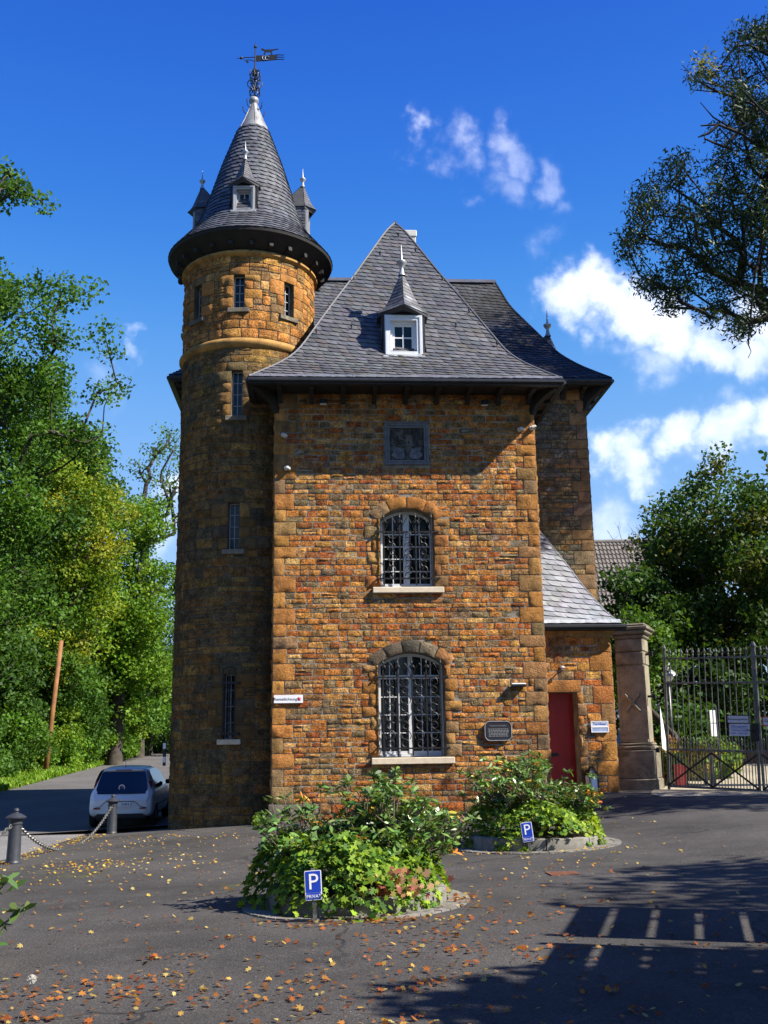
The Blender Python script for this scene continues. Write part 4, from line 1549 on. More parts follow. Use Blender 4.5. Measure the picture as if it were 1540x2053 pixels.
s1, us = MB(), MB()
fl_ = lambda v: (WX + .01, gx - PL(v)[0])
fr_ = lambda v: (gy + PL(v)[0], BY0 - .01)
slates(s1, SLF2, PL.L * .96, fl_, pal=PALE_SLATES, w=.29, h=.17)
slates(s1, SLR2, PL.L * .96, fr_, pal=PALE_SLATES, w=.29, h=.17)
under(us, SLF2, PL.L, fl_); under(us, SLR2, PL.L, fr_)
s1.tube([SLF2(fl_(v)[1], v, .01) for v in lin(.02, PL.L * .9, 20)], .02, 5, (.3, .32, .35))
x = WX + .02
while x < gx - .05:
    w = min(.62, gx - x)
    s1.poly([SLF2(x, 0, .022), SLF2(x + w - .006, 0, .022), SLF2(x + w - .006, .13, .032), SLF2(x, .13, .032)], jit((.33, .35, .39), .05))
    x += w
lr = us.build('porch_roof', M['slate_under'], HOUSE, smooth=True, angle=40)
s1.build('slating', M['slate'], lr)
gut, ev = MB(), MB()
eave_run(ev, gut, (WX + .02, gy), (gx + .12, gy), (0, -1), 4.53, .3)
eave_run(ev, gut, (gx, gy), (gx, BY0), (1, 0), 4.53, .25)
gut.build('gutter', M['gutter'], lr)
ev.build('eaves', M['dark_wood'], lr)

# door
dr = MB()
y = LY + .46
dr.bbox(DOOR['u0'], DOOR['u1'], y, y + .06, .42, 2.88, .004)
for (a, b, c, d) in ((.08, .86, .12, .62), (.08, .86, .80, 1.28), (.08, .40, 1.46, 2.3), (.50, .86, 1.46, 2.3)):
    T = DOOR['u0']
    ring_prism(dr, [(T + a, .42 + c), (T + b, .42 + c), (T + b, .42 + d), (T + a, .42 + d)], [(T + a + .05, .47 + c), (T + b - .05, .47 + c), (T + b - .05, .37 + d), (T + a + .05, .37 + d)], y - .016, y + .001)
door = dr.build('door', M['red_paint'], HOUSE)
k = MB()
k.lathe([(0, 0), (.026, 0), (.03, .02), (.02, .045), (0, .05)], 10, (0, 0, 0))
hd = MB()
T = Matrix.Translation((DOOR['u0'] + .30, y, 1.86)) @ Matrix.Rotation(R(90), 4, 'X')
for v in k.v:
    hd.v.append(tuple(T @ Vector(v)))
hd.f, hd.c = k.f, k.c
hd.build('door_knob', M['chrome'], door, smooth=True)
k = MB()
k.bbox(DOOR['u0'] + .22, DOOR['u0'] + .52, y - .02, y + .002, 1.36, 1.44, .006)
k.bbox(DOOR['u0'] + .25, DOOR['u0'] + .49, y - .026, y - .018, 1.385, 1.42, .003)
k.build('letter_slot', M['dark_metal'], door)
st = MB()
st.bbox(DOOR['u0'] - .1, DOOR['u1'] + .12, LY - .42, LY + .3, .2, .47, .02)
st.build('doorstep', M['grey_stone'], HOUSE)
# ------------------------------------------------------------------ things fixed to the gatehouse
def B(x, y, z):
    return P0 + BX * x + BY * y + Vector((0, 0, z))


def rrect(w, h, r, n=5):
    p = []
    for cx, cz, a0 in ((w / 2 - r, h / 2 - r, 0), (-w / 2 + r, h / 2 - r, 90), (-w / 2 + r, -h / 2 + r, 180), (w / 2 - r, -h / 2 + r, 270)):
        for i in range(n + 1):
            a = R(a0 + 90 * i / n)
            p.append((cx + r * math.cos(a), cz + r * math.sin(a)))
    return p


ID = Matrix.Identity(4)
# carved coat of arms in its frame
e = empty('carved_relief', B(3.20, -.0, 8.82), YAW)
tag(e, 'dark carved coat of arms with two shields in a grey stone frame', 'relief')
f = MB()
sq = lambda a: [(-.53 + a, -.52 + a), (.53 - a, -.52 + a), (.53 - a, .52 - a), (-.53 + a, .52 - a)]
ring_prism(f, sq(0), sq(.055), -.06, .04)
ring_prism(f, sq(.05), sq(.075), -.035, .04)
ring_prism(f, sq(.07), sq(.11), -.05, .04)
f.bbox(-.57, .57, -.085, .0, .52, .57, .01)
f.build('frame', M['relief_frame'], e)
f = MB()
f.box(-.43, .43, .0, .03, -.42, .42)
for k in range(46):   # mantling
    x, z = rs.uniform(-.37, .37), rs.uniform(-.02, .33)
    a = math.atan2(z + .1, x) + rs.uniform(-.5, .5)
    q = rs.uniform(.03, .07)
    f.tube([(x, .0, z), (x + q * math.cos(a), -.02, z + q * math.sin(a)), (x + 1.7 * q * math.cos(a + .7), -.005, z + 1.7 * q * math.sin(a + .7))], [.012, .02, .006], 5)
for sx in (-1, 1):
    for (x, z) in ((.38, -.03), (.36, -.2), (.37, -.38), (.30, .34), (.18, .36)):
        f.tube([(sx * x, .02, z), (sx * x, -.02, z), (sx * (x - .01), -.03, z)], [.03, .032, .012], 7)
    f.tube([(sx * .03, 0, .24), (sx * .05, -.03, .30), (sx * .03, -.02, .36), (sx * .05, -.01, .39)], [.01, .014, .014, .006], 5)
pl = f.build('carved_panel', M['relief'], e)
f = MB()
f.tube([(x, -.02 - .02 * math.cos(x * 5), -.035 + .012 * math.cos(x * 8)) for x in lin(-.2, .2, 10)], .012, 5)
for sx in (-1, 1):
    sh = [(-.15, .16), (0, .12), (.11, .10), (.10, .02), (.13, -.05), (.11, -.14), (.04, -.16), (-.02, -.15), (-.05, -.18), (-.09, -.13), (-.18, -.07), (-.13, .02)]
    o = [(sx * (-.19 + q[0] * 1.05) * 1.0, -.22 + q[1]) for q in sh]
    f.prism(o if sx > 0 else o[::-1], -.035, .005)
    pts = [(q[0], -.037, q[1]) for q in o]
    f.tube(pts, .009, 4, closed=True)
    if sx > 0:
        f.tube([(-.30, -.04, -.10), (-.22, -.042, -.25), (-.16, -.04, -.38)], .01, 4)
        f.tube([(-.24, -.04, -.09), (-.16, -.042, -.24), (-.10, -.04, -.36)], .008, 4)
        for q in ((-.24, -.16), (-.2, -.24), (-.14, -.33)):
            f.tube([(q[0], -.03, q[1]), (q[0], -.05, q[1])], [.02, .012], 6)
    else:
        for _ in range(16):
            x, z = rs.uniform(.10, .30), rs.uniform(-.35, -.12)
            f.tube([(x, -.03, z), (x + rs.uniform(-.03, .03), -.05, z + rs.uniform(-.03, .03))], [.014, .006], 5)
f.build('shields', M['relief_pale'], pl)

# street name sign
e = empty('street_sign', B(.375, -.05, 2.735), YAW)
tag(e, 'white street name sign on the left corner of the stone wall', 'street sign')
f = MB(); f.prism(rrect(.66, .18, .012), -.012, .01)
f.build('sign_plate', M['sign_white'], e)
f = MB(); f.text('Renteilichtung', .092, Matrix.Translation((-.07, -.013, -.005)))
f.build('lettering', M['ink'], e)
f = MB()
for k in range(7):
    a = k * .9
    f.tube([(.245, -.014, 0), (.245 + .05 * math.cos(a), -.014, .05 * math.sin(a))], [.012, .004], 4)
f.build('emblem', M['sign_red'], e)
# memorial plaque
e = empty('memorial_plaque', B(5.17, -.05, 1.96), YAW)
tag(e, 'dark rounded memorial plaque with pale rim beside the porch corner', 'plaque')
f = MB(); f.prism(rrect(.62, .44, .12), -.03, .02)
f.build('plaque_plate', M['ink'], e)
f = MB(); f.tube([(x, -.032, z) for x, z in rrect(.61, .43, .115)], .01, 5, closed=True)
f.build('rim', M['lead_white'], e)
f = MB()
for k in range(6):
    z = .045 - k * .032
    x = -.24 + rs.uniform(0, .03)
    while x < .2:
        w = rs.uniform(.02, .07)
        f.box(x, x + w, -.033, -.029, z - .006, z + .006)
        x += w + .012
f.build('lettering', M['ink_grey'], e)
f = MB()
f.text('SCHLOSS SCHELLENBERG', .034, Matrix.Translation((0, -.032, .115)))
f.build('heading', M['ink_grey'], e)
# two name plates by the door
e = empty('name_plate', B(7.86, LY - .05, 2.115), YAW)
tag(e, 'pale name plate with dark lettering right of the red door', 'name plate')
f = MB(); f.prism(rrect(.42, .125, .01), -.02, .02); f.build('plate', M['sign_grey'], e)
f = MB(); ring_prism(f, rrect(.43, .135, .012), rrect(.39, .1, .008), -.026, .0); f.build('rim', M['sign_white'], e)
f = MB(); f.text('Turmhaus', .078, Matrix.Translation((0, -.022, 0))); f.build('lettering', M['sign_blue'], e)
e = empty('name_plate', B(7.865, LY - .05, 1.98), YAW)
tag(e, 'blank blue grey plate under the lettered name plate right of the red door', 'name plate')
f = MB(); f.prism(rrect(.42, .125, .01), -.02, .02); f.build('plate', mat('blue grey plate', (.30, .38, .55), .4), e)
f = MB(); ring_prism(f, rrect(.43, .135, .012), rrect(.39, .1, .008), -.026, .0); f.build('rim', M['sign_white'], e)
# wall lamp slab left of the porch, small lamp over the door, eave floodlights
e = empty('wall_lamp', B(5.68, -.03, 3.0), YAW)
tag(e, 'flat dark wall lamp with white top near the corner above the plaque', 'lamp')
f = MB(); f.bbox(-.17, .17, -.14, .0, -.05, -.0, .01); f.build('housing', M['dark_metal'], e)
f = MB(); f.bbox(-.165, .165, -.135, -.0, .004, .035, .01); f.build('cover', M['sign_white'], e)
e = empty('door_lamp', B(7.02, LY - .03, 3.42), YAW)
tag(e, 'tiny white spotlight on a bracket above the red door', 'lamp')
f = MB(); f.tube([(0, .02, .05), (0, -.1, .05)], .015, 6); f.bbox(-.04, .04, -.02, .03, .0, .1, .01); f.build('bracket', M['lead_white'], e)
f = MB(); f.tube([(0, -.10, .07), (0, -.16, .02)], [.03, .045], 10); f.build('lamp_head', M['sign_white'], e)
for x, lb in ((1.17, 'small dark floodlight under the eaves left of the carved relief'), (5.13, 'small glass floodlight under the eaves near the right corner')):
    e = empty('floodlight', B(x, -.02, 9.86), YAW)
    tag(e, lb, 'floodlight', 'floodlights under the eaves')
    f = MB(); f.bbox(-.09, .09, -.16, -.04, -.06, .06, .015); f.tube([(0, -.05, .03), (0, .03, .1)], .02, 6); f.build('housing', M['dark_metal'], e)
    f = MB(); f.box(-.08, .08, -.155, -.05, -.07, -.062); f.build('lens', M['frosted'], e)
# pale chunky wall anchors
for (x, z, lb) in ((.22, 9.02, 'pale broken bracket stub on the upper left corner of the wall'), (.30, 8.2, 'pale mortared stub on the left corner stones at the shadow edge'), (6.0, 9.2, 'pale bracket stub high on the right corner of the wall'), (6.3, 9.24, 'pale stub at the right edge of the wall under the eaves')):
    f = MB()
    f.bbox(-.07, .07, -.07, .02, -.05, .05, .02, None, Matrix.Rotation(rs.uniform(-.6, .6), 4, 'Y'))
    f.bbox(-.03, .09, -.12, .0, -.03, .03, .015, None, Matrix.Rotation(rs.uniform(-.6, .6), 4, 'Y'))
    o = f.build('bracket_stub', M['plaster'], None, B(x, -.03, z), YAW)
    tag(o, lb, 'bracket', 'pale stubs on the upper wall')
# black and white marker post at the tower's left flank
f = MB()
e = empty('road_marker', B(TX - TR - .06, 1.7, 1.55), YAW)
tag(e, 'small black and white marker strip on the left side of the round tower', 'marker')
f.bbox(-.03, .03, -.05, .05, -.28, .28, .006); f.build('marker_board', M['ink'], e)
for z in (-.2, .12):
    f = MB(); f.box(-.034, .034, -.054, -.049, z, z + .13); f.build('stripe', M['sign_white'], e)

# lantern beside the door
e = empty('lantern', B(7.55, LY - .2, .52), YAW + .3)
tag(e, 'black candle lantern standing beside the red door', 'lantern')
f = MB()
f.bbox(-.13, .13, -.13, .13, 0, .04, .01); f.bbox(-.13, .13, -.13, .13, .40, .43, .01)
for sx in (-1, 1):
    for sy in (-1, 1):
        f.bbox(sx * .11 - .012, sx * .11 + .012, sy * .11 - .012, sy * .11 + .012, .03, .41, .003)
f.lathe([(.17, .43), (.12, .5), (.05, .56), (.05, .6), (0, .61)], 4, (0, 0, 0), None, R(45), R(405))
f.tube([(.05 * math.cos(a), 0, .63 + .05 * math.sin(a)) for a in lin(0, 6.1, 10)], .008, 4)
f.build('frame', M['iron'], e)
f = MB(); f.box(-.105, .105, -.105, .105, .045, .39); f.build('glass', M['frosted'], e)

# ------------------------------------------------------------------ gate pillar and iron gate
GA = math.atan2(-1.3, 1.76)
e = empty('gate_pillar', Vector((6.36, 26.75, .47)), R(-24))
e.scale = (1.0, 1.03, 1.06)
tag(e, 'grey sandstone gate pillar with carved cross between porch and iron gate', 'gate pillar')
f = MB()
f.bbox(-.50, .50, -.50, .50, -.4, .30, .03); f.bbox(-.47, .47, -.47, .47, .30, .95, .02)
f.bbox(-.45, .45, -.45, .45, .95, 1.05, .03); f.bbox(-.41, .41, -.41, .41, 1.05, 1.12, .03)
f.build('pillar_base', M['grey_stone'], e)
f = MB()
ps = mat('pillar sandstone', (.25, .22, .155), .9, (3, .25), (40, .2), (((14, .6), (60, .4)), .5, .02), spec=.25, stain=(1.6, .5, .72, (.08, .07, .05), .75))
f.bbox(-.345, .345, -.345, .345, 1.12, 2.95, .02)
for z in (2.95, 3.27):
    f.bbox(-.36, .36, -.36, .36, z, z + .31, .025)
f.box(-.355, -.30, -.36, -.345, 1.2, 2.75); f.box(.30, .355, -.36, -.345, 1.2, 2.75)
f.box(-.30, .30, -.36, -.345, 1.2, 1.27)
f.prism([(-.35, 2.75), (-.35, 2.92), (.35, 2.92), (.35, 2.75), (.2, 2.80), (0, 2.75), (-.2, 2.80)][::-1], -.362, -.344)
for sg in (-1, 1):
    T = Matrix.Translation((0, -.35, 2.05)) @ Matrix.Rotation(sg * R(42), 4, 'Y')
    f.bbox(-.032, .032, -.055, .01, -.27, .27, .012, None, T)
f.bbox(-.30, -.0, -.358, -.34, 1.33, 1.36, .004, None, Matrix.Rotation(R(0), 4, 'Y'))
sh = f.build('pillar_shaft', ps, e)
f = MB()
f.bbox(-.40, .40, -.40, .40, 3.58, 3.68, .03); f.bbox(-.47, .47, -.47, .47, 3.68, 3.78, .03)
f.bbox(-.52, .52, -.52, .52, 3.78, 3.86, .02); f.bbox(-.46, .46, -.46, .46, 3.86, 3.93, .03)
f.build('capital', M['grey_stone'], e)
hg = MB()
for z in (.95, 2.2, 3.2):
    hg.tube([(.34, -.1, z), (.52, -.16, z)], .03, 6)
    hg.bbox(.48, .56, -.2, -.12, z - .06, z + .06, .01)
hg.build('hinge', M['iron'], e)


def gate_leaf(loc, rz, L, n, flip, label, tilt):
    """wrought iron leaf: stile posts, four rails, spear bars above, dog bars and braces below"""
    g = empty('iron_gate', loc, rz)
    g.rotation_euler.y = tilt
    tag(g, label, 'iron gate', 'leaves of the iron gate')
    fr, bs, sp, br, dg = MB(), MB(), MB(), MB(), MB()
    H = 3.19
    for x in (0.0, L):
        fr.bbox(x - .03, x + .03, -.03, .03, .0, H + .18, .008)
        fr.tube([(x, 0, H + .17), (x, 0, H + .26), (x, 0, H + .36)], [.035, .05, .004], 6)
    for z, t in ((.08, .03), (.96, .025), (2.58, .022), (H, .022)):
        fr.bbox(.0, L, -.02, .02, z - t, z + t, .006)
    for k in range(1, n):
        x = L * k / n
        bs.tube([(x, 0, .08), (x, 0, H)], .0125, 6)
        sp.tube([(x, 0, H), (x, 0, H + .05), (x, 0, H + .07), (x, 0, H + .10), (x, 0, H + .15), (x, 0, H + .25)], [.013, .012, .026, .014, .034, .002], 6)
    for k in range(n):
        x = L * (k + .5) / n
        bs.tube([(x, 0, .08), (x, 0, 1.1)], .011, 6)
        dg.tube([(x, 0, 1.1), (x, 0, 1.12), (x, 0, 1.16), (x, 0, 1.19), (x, 0, 1.22), (x, 0, 1.28)], [.011, .026, .012, .012, .026, .002], 5)
    for (a, b) in (((0, .90), (L * .5, .10)), ((L * .5, .10), (L, .90)), ((0, .10), (L * .5, .90)), ((L * .5, .90), (L, .10))):
        d = Vector((b[0] - a[0], 0, b[1] - a[1]))
        T = Matrix.Translation((a[0], -.02, a[1])) @ Matrix.Rotation(-math.atan2(d.z, d.x), 4, 'Y')
        br.box(0, d.length, -.012, .0, -.022, .022, None, T)
    fo = fr.build('frame', M['iron_grey'], g)
    bs.build('bars', M['iron_grey'], g)
    sp.build('spear_heads', M['iron_grey'], g)
    dg.build('dog_bar_tips', M['iron_grey'], g)
    br.build('brace', M['iron'], g)
    return g


gl = Vector((6.93, 26.22, .53))
GL = 2.2
g1 = gate_leaf(gl, GA, GL, 15, False, 'left leaf of the grey wrought iron gate hung beside the stone pillar', R(2.2))
gd = Vector((math.cos(GA), math.sin(GA), 0))
g2 = gate_leaf(gl + gd * (GL + .10) + Vector((0, 0, -.08)), GA + R(-3), GL, 15, True, 'right leaf of the grey wrought iron gate cut off by the picture edge', R(1.2))
lk = MB()
lk.bbox(GL - .10, GL + .05, -.06, .05, 1.2, 1.62, .01)
lk.tube([(GL - .06, -.06, 1.44), (GL - .06, -.12, 1.44), (GL - .2, -.12, 1.47)], .012, 6)
lk.build('lock_box', M['iron'], g1)


def sign_on_gate(name, label, cat, g, x, z, w, h, lines, rim=None, face='sign_grey', ink='sign_blue', rule=None):
    T = g.matrix_basis.copy()
    e = empty(name, T @ Vector((x, -.035, z)), g.rotation_euler.z)
    e.rotation_euler.y = g.rotation_euler.y
    tag(e, label, cat)
    f = MB(); f.prism(rrect(w, h, .02), -.006, .01); f.build('sign_plate', M[face], e)
    if rim:
        f = MB(); ring_prism(f, rrect(w, h, .02), rrect(w - rim[1] * 2, h - rim[1] * 2, .02), -.011, -.0005); f.build('border', M[rim[0]], e)
    f = MB()
    for (t, sz, zz) in lines:
        f.text(t, sz, Matrix.Translation((0, -.008, zz)))
    if rule is not None:
        f.box(-w * .42, w * .42, -.009, -.006, rule - .004, rule + .004)
    f.build('lettering', M[ink], e)
    return e


sign_on_gate('gate_sign', 'pale sign with dark border, upper of the two on the gate leaf', 'sign', g1, 1.79, 1.71, .53, .20, [('Bestattungswälder', .064, 0)], ('dark_metal', .018), ink='ink')
sign_on_gate('gate_sign', 'pale blue opening hours sign hanging under the bordered sign on the gate', 'sign', g1, 1.81, 1.46, .49, .28,
             [('Öffnungszeiten', .066, .085), ('Montag-Freitag', .058, -.005), ('8:00 - 18:00 Uhr', .058, -.082)], rule=.045)
sign_on_gate('fire_access_sign', 'white red-bordered fire access sign on the gate at the right picture edge', 'sign', g2, .36, 1.66, .55, .23, [('Feuerwehr', .1, 0)], ('sign_red', .025), 'sign_grey', 'ink')
# ------------------------------------------------------------------ bollards and chains
def bollard_parts(e):
    f = MB()
    f.lathe([(.16, -.1), (.16, .03), (.145, .05), (.14, .07), (.125, .66), (.125, .70), (.14, .71), (.14, .735), (.125, .745), (.125, .765), (.14, .775), (.14, .80), (.125, .81)], 20)
    f.build('post', M['anthracite'], e, smooth=True, angle=35)
    f = MB()
    f.lathe([(.12, .80), (.20, .815), (.205, .835), (.17, .86), (.10, .895), (.055, .91), (.04, .925), (.06, .95), (.05, .985), (.02, 1.0), (0, 1.002)], 20)
    f.build('cap', M['anthracite'], e, smooth=True, angle=35)
    f = MB()
    for sg in (-1, 1):
        f.tube([(sg * (.15 + .03 * math.cos(a)), 0, .70 + .035 * math.sin(a)) for a in lin(0, 6.28, 10)], .011, 5)
    f.build('chain_eye', M['iron'], e)


BOL = [(-6.27, 18.0), (-6.53, 25.3), (-6.9, 11.2)]
bol = []
for i, ((x, y), lb) in enumerate(zip(BOL, ('dark grey iron bollard at the left edge, nearest, in full sun', 'dark grey iron bollard in front of the white car', 'dark grey iron bollard nearest to the viewer beyond the left edge'))):
    if i == 2:
        continue
    e = empty('bollard', gz(x, y), R(72))
    tag(e, lb, 'bollard', 'iron bollards along the kerb')
    bollard_parts(e)
    e.scale = (.82, .82, .90)
    bol.append(e)


def chain(a, b, sag, label):
    f = MB()
    a, b = Vector(a), Vector(b)
    N = max(12, int((b - a).length * 1.12 / .085))
    pts = []
    for i in range(N + 1):
        t = i / N
        p = a.lerp(b, t); p.z -= sag * 4 * t * (1 - t)
        pts.append(p)
    for i in range(N):
        p, q = pts[i], pts[i + 1]
        d = (q - p).normalized()
        s = d.cross(Vector((0, 0, 1))).normalized() if i % 2 else d.cross(d.cross(Vector((0, 0, 1)))).normalized()
        m, hl = (p + q) / 2, (q - p).length * .66
        f.tube([m + d * hl * math.cos(t) + s * .030 * math.sin(t) for t in lin(0, 2 * math.pi * 7 / 8, 7)], .0105, 5, closed=True)
    o = f.build('chain', M['iron_grey'])
    tag(o, label, 'chain', 'chains between the bollards')
    return o


z = .62
b1, b2, b0 = gz(*BOL[0], z), gz(*BOL[1], z + .0), gz(*BOL[2], z)
dv = (b2 - b1).normalized() * .15
chain(b1 + dv, b2 - dv, .66, 'sagging grey iron chain hanging between the two bollards')
chain(b0 + (b1 - b0).normalized() * .2, b1 - (b1 - b0).normalized() * .15, .5, 'end of a grey iron chain reaching the nearest bollard from the left edge')

# ------------------------------------------------------------------ planters
rng = np.random.default_rng(11)
GREENS = [(.055, .13, .018), (.075, .17, .022), (.10, .20, .03), (.04, .095, .016), (.13, .22, .035)]
LIME = [(.19, .30, .025), (.26, .37, .035), (.14, .25, .02), (.33, .40, .05), (.09, .19, .016)]
RHODO = [(.10, .19, .04), (.08, .155, .03), (.13, .23, .045), (.19, .28, .09), (.055, .115, .025), (.16, .25, .07)]


def planter(c, rk, label, seed, zc):
    e = empty('round_planter', c)
    tag(e, label, 'planter', 'round planters in the forecourt')
    f = MB()
    n = 9
    rr = random.Random(seed)
    for k in range(n):
        a0, a1 = 2 * math.pi * k / n + .008, 2 * math.pi * (k + 1) / n - .008
        P = []
        for a in lin(a0, a1, 6):
            P.append([(r * math.sin(a), -r * math.cos(a), z) for r, z in ((rk - .13, .02), (rk - .13, .15), (rk - .115, .165), (rk - .02, .165), (rk, .15), (rk + .012, -.12))])
        f.grid(P)
        for row in (P[0], P[-1]):
            f.poly(row if row is P[-1] else row[::-1])
    f.build('kerb', M['granite'], e, smooth=True, angle=40)
    f = MB()
    for ring in range(2):
        m = int(2 * math.pi * (rk + .1 + ring * .11) / .13)
        for k in range(m):
            a0, a1 = 2 * math.pi * (k + .04) / m, 2 * math.pi * (k + .96) / m
            r0, r1 = rk + .02 + ring * .115, rk + .125 + ring * .115
            h = .012 + rr.uniform(0, .006)
            q = [(r * math.sin(a), -r * math.cos(a)) for r, a in ((r0, a0), (r1, a0), (r1, a1), (r0, a1))]
            col = jit((.17, .16, .14), .2)
            dz = [float(GH(c.x + x, c.y + y)) - c.z for x, y in q]
            f.poly([(x, y, h + d) for (x, y), d in zip(q, dz)][::-1], col)
            for i in range(4):
                j = (i + 1) % 4
                f.poly([(*q[i], h + dz[i]), (*q[j], h + dz[j]), (*q[j], dz[j] - .05), (*q[i], dz[i] - .05)], col)
    f.build('paving_ring', mat('small paving setts ' + str(seed), None, .85, (8, .2), (80, .25)), e)
    f = MB(); f.lathe([(rk - .12, .10), (rk * .6, .16), (0, .2)], 24); f.build('soil', M['soil'], e)
    return e


def rhododendron(c, tips, label, seed, yellow):
    """woody stems ending in whorls of long leathery leaves, a few of them yellowing"""
    e = empty('rhododendron', c)
    tag(e, label, 'shrub', 'rhododendrons in the planters')
    g = np.random.default_rng(seed)
    f = MB()
    P, D, Sz, Cc = [], [], [], []
    for (x, y, zt) in tips:
        b = Vector((x * .25, y * .25, .12))
        t = Vector((x, y, zt))
        m = b.lerp(t, .5) + Vector((g.normal() * .07, g.normal() * .07, -.05))
        f.tube([b, m, t], [.016, .011, .006], 5, caps=False)
        up = (t - m).normalized()
        for sub in range(9):
            tt = t if sub == 0 else m.lerp(t, g.uniform(.3, .95)) + Vector(g.normal(size=3)) * .11
            if sub:
                f.tube([m.lerp(t, .35), tt], [.006, .004], 4, caps=False)
            k = int(g.integers(8, 13))
            yel = g.random() < yellow
            for i in range(k):
                a = 2 * math.pi * (i * .382 + g.random() * .1)
                el = g.uniform(-.25, .75) if i > 2 else g.uniform(.6, 1.3)
                d = Vector((math.cos(a) * math.cos(el), math.sin(a) * math.cos(el), math.sin(el)))
                L = g.uniform(.07, .125)
                P.append(tt + d * (L * .5)); D.append(d); Sz.append(L)
                c_ = RHODO[g.integers(0, len(RHODO))]
                if yel and g.random() < .5:
                    c_ = [(.55, .26, .03), (.48, .14, .02), (.60, .38, .06)][g.integers(0, 3)]
                Cc.append([q * g.uniform(.8, 1.25) for q in c_])
    f.build('stems', M['stem'], e, smooth=True)
    P, D = np.array(P), np.array(D)
    leaf_cloud('leaves', P, np.array(Sz), np.clip(np.array(Cc), 0, 1), M['leaf_gloss'], e, 'long', .9, g, None, None, D * 3)
    return e


def mound(name, c, R0, H0, n, pal, label, seed, size, lopsided=1.0, drop=.42, keep=None, shift=(0, 0, 0), extra=None):
    g = np.random.default_rng(seed)
    a = g.uniform(0, 2 * math.pi, n)
    t = g.uniform(0, 1, n) ** .7
    rr = R0 * (.25 + .75 * t) * (1 + .10 * np.sin(a * 3 + 1) + .06 * np.sin(a * 7))
    # height profile: flat top, rounded shoulder, trailing over the kerb
    prof = H0 * np.sqrt(np.clip(1 - t ** 4, 0, 1)) * (1 + .15 * np.sin(a * 5 + 2)) + .16 - drop * t ** 6
    z = prof - np.abs(g.normal(size=n)) * .07
    x, y = rr * np.sin(a), -rr * np.cos(a)
    P = np.stack([x, y, z], 1)
    if keep is not None:
        P = P[keep(P)]
    if extra is not None:
        P = np.concatenate([P, extra])
    n = len(P)
    fo = np.stack([P[:, 0] * 1.0 / R0, P[:, 1] * 1.0 / R0, np.full(n, .5)], 1) * 1.3
    col = pick(g, pal, n, .25)
    o = leaf_cloud(name, P, size * g.uniform(.6, 1.35, n), col, M['leaf'], None, 'lobed', .4, g, None, fo)
    o.location = Vector(c) + Vector(shift)
    tag(o, label, 'ground cover', None, 'stuff')
    return o


c1 = gz(-.34, 11.25); rk1 = .93
c2 = gz(2.24, 16.3); rk2 = 1.02
planter(c1, rk1, 'round granite kerb planter with setts nearest to the viewer', 3, 0)
planter(c2, rk2, 'round granite kerb planter with setts in front of the red door', 4, 0)
g = np.random.default_rng(5)
tips = [(-.98, -.1, .86), (-.85, .3, .72), (-.7, -.4, .62), (-.72, .1, .95), (-.45, -.2, .98), (-.5, .35, .8), (-.28, -.5, .7), (-.12, .1, .82), (.0, -.3, .76), (.12, .3, .95), (.2, -.1, 1.02), (.32, .2, 1.28), (.30, -.2, 1.22),
        (.42, .05, 1.36), (.45, -.25, 1.12), (.6, .1, 1.14), (.7, -.2, 1.0), (.62, -.5, .8), (.8, .15, .95), (.95, -.2, .9), (1.05, .0, .82), (1.0, .2, .72), (.35, -.6, .72), (.1, -.65, .7), (-.2, .5, .72), (.85, -.45, .72), (-.1, -.1, 1.12), (.05, .5, .9), (.55, .4, 1.0)]
rhododendron(c1, [(x, y, z * .95) for x, y, z in tips] + [(x * .9 + g.normal() * .12, y * .9 + g.normal() * .12, z * .88 + g.normal() * .06) for x, y, z in tips], 'loose rhododendron bush rising from the nearer round planter', 21, .05)
tips = []
while len(tips) < 46:
    x, y = g.uniform(-1.15, 1.1), g.uniform(-.75, .75)
    if (x / 1.2) ** 2 + (y / .8) ** 2 < 1:
        tips.append((x, y, (1.12 if x < .35 else .95) * (1 - .30 * abs(x + .1) ** 2.2) + g.uniform(-.22, .14)))
rhododendron(c2, tips, 'dense rhododendron bush with yellowing leaves in the planter before the door', 22, .15)
mound('ivy_cover', c1, 1.06, .50, 5800, GREENS[:3] + LIME[:3] + LIME[:1], 'bright green lobed ground cover spilling over the nearer planter', 31, .085, keep=lambda P: ~((P[:, 1] < -.55) & (np.abs(P[:, 0] + .22) < .12) & (P[:, 2] < .25) & (P[:, 2] > .06)), shift=(-.05, -.04, 0), extra=np.array([[-.19 + q[0] * .08, -1.07 + q[1] * .02, .17 + q[2] * .05] for q in np.random.default_rng(3).normal(size=(26, 3))]))
mound('ivy_cover', c2, 1.14, .46, 5000, LIME[:4] + GREENS[1:3], 'lime green ground cover filling the farther planter', 32, .085, keep=lambda P: ~((P[:, 1] < -.6) & (P[:, 0] > -.25) & (P[:, 0] < .6) & (P[:, 2] < .24)))
g = np.random.default_rng(9)
# bronze and pink dying leaves in the nearer cover
n = 70
P = np.stack([g.normal(.42, .2, n), g.normal(-.93, .05, n), g.uniform(.16, .42, n)], 1)
o = leaf_cloud('withered_leaves', P, g.uniform(.06, .11, n), pick(g, [(.42, .22, .10), (.5, .3, .18), (.35, .12, .08), (.5, .4, .12)], n), M['leaf'], None, 'lobed', .3, g, None, np.tile(np.array([[0, -1.5, .3]]), (n, 1)))
o.location = c1
tag(o, 'brown withered leaves among the cover at the front of the nearer planter', 'leaves', None, 'stuff')


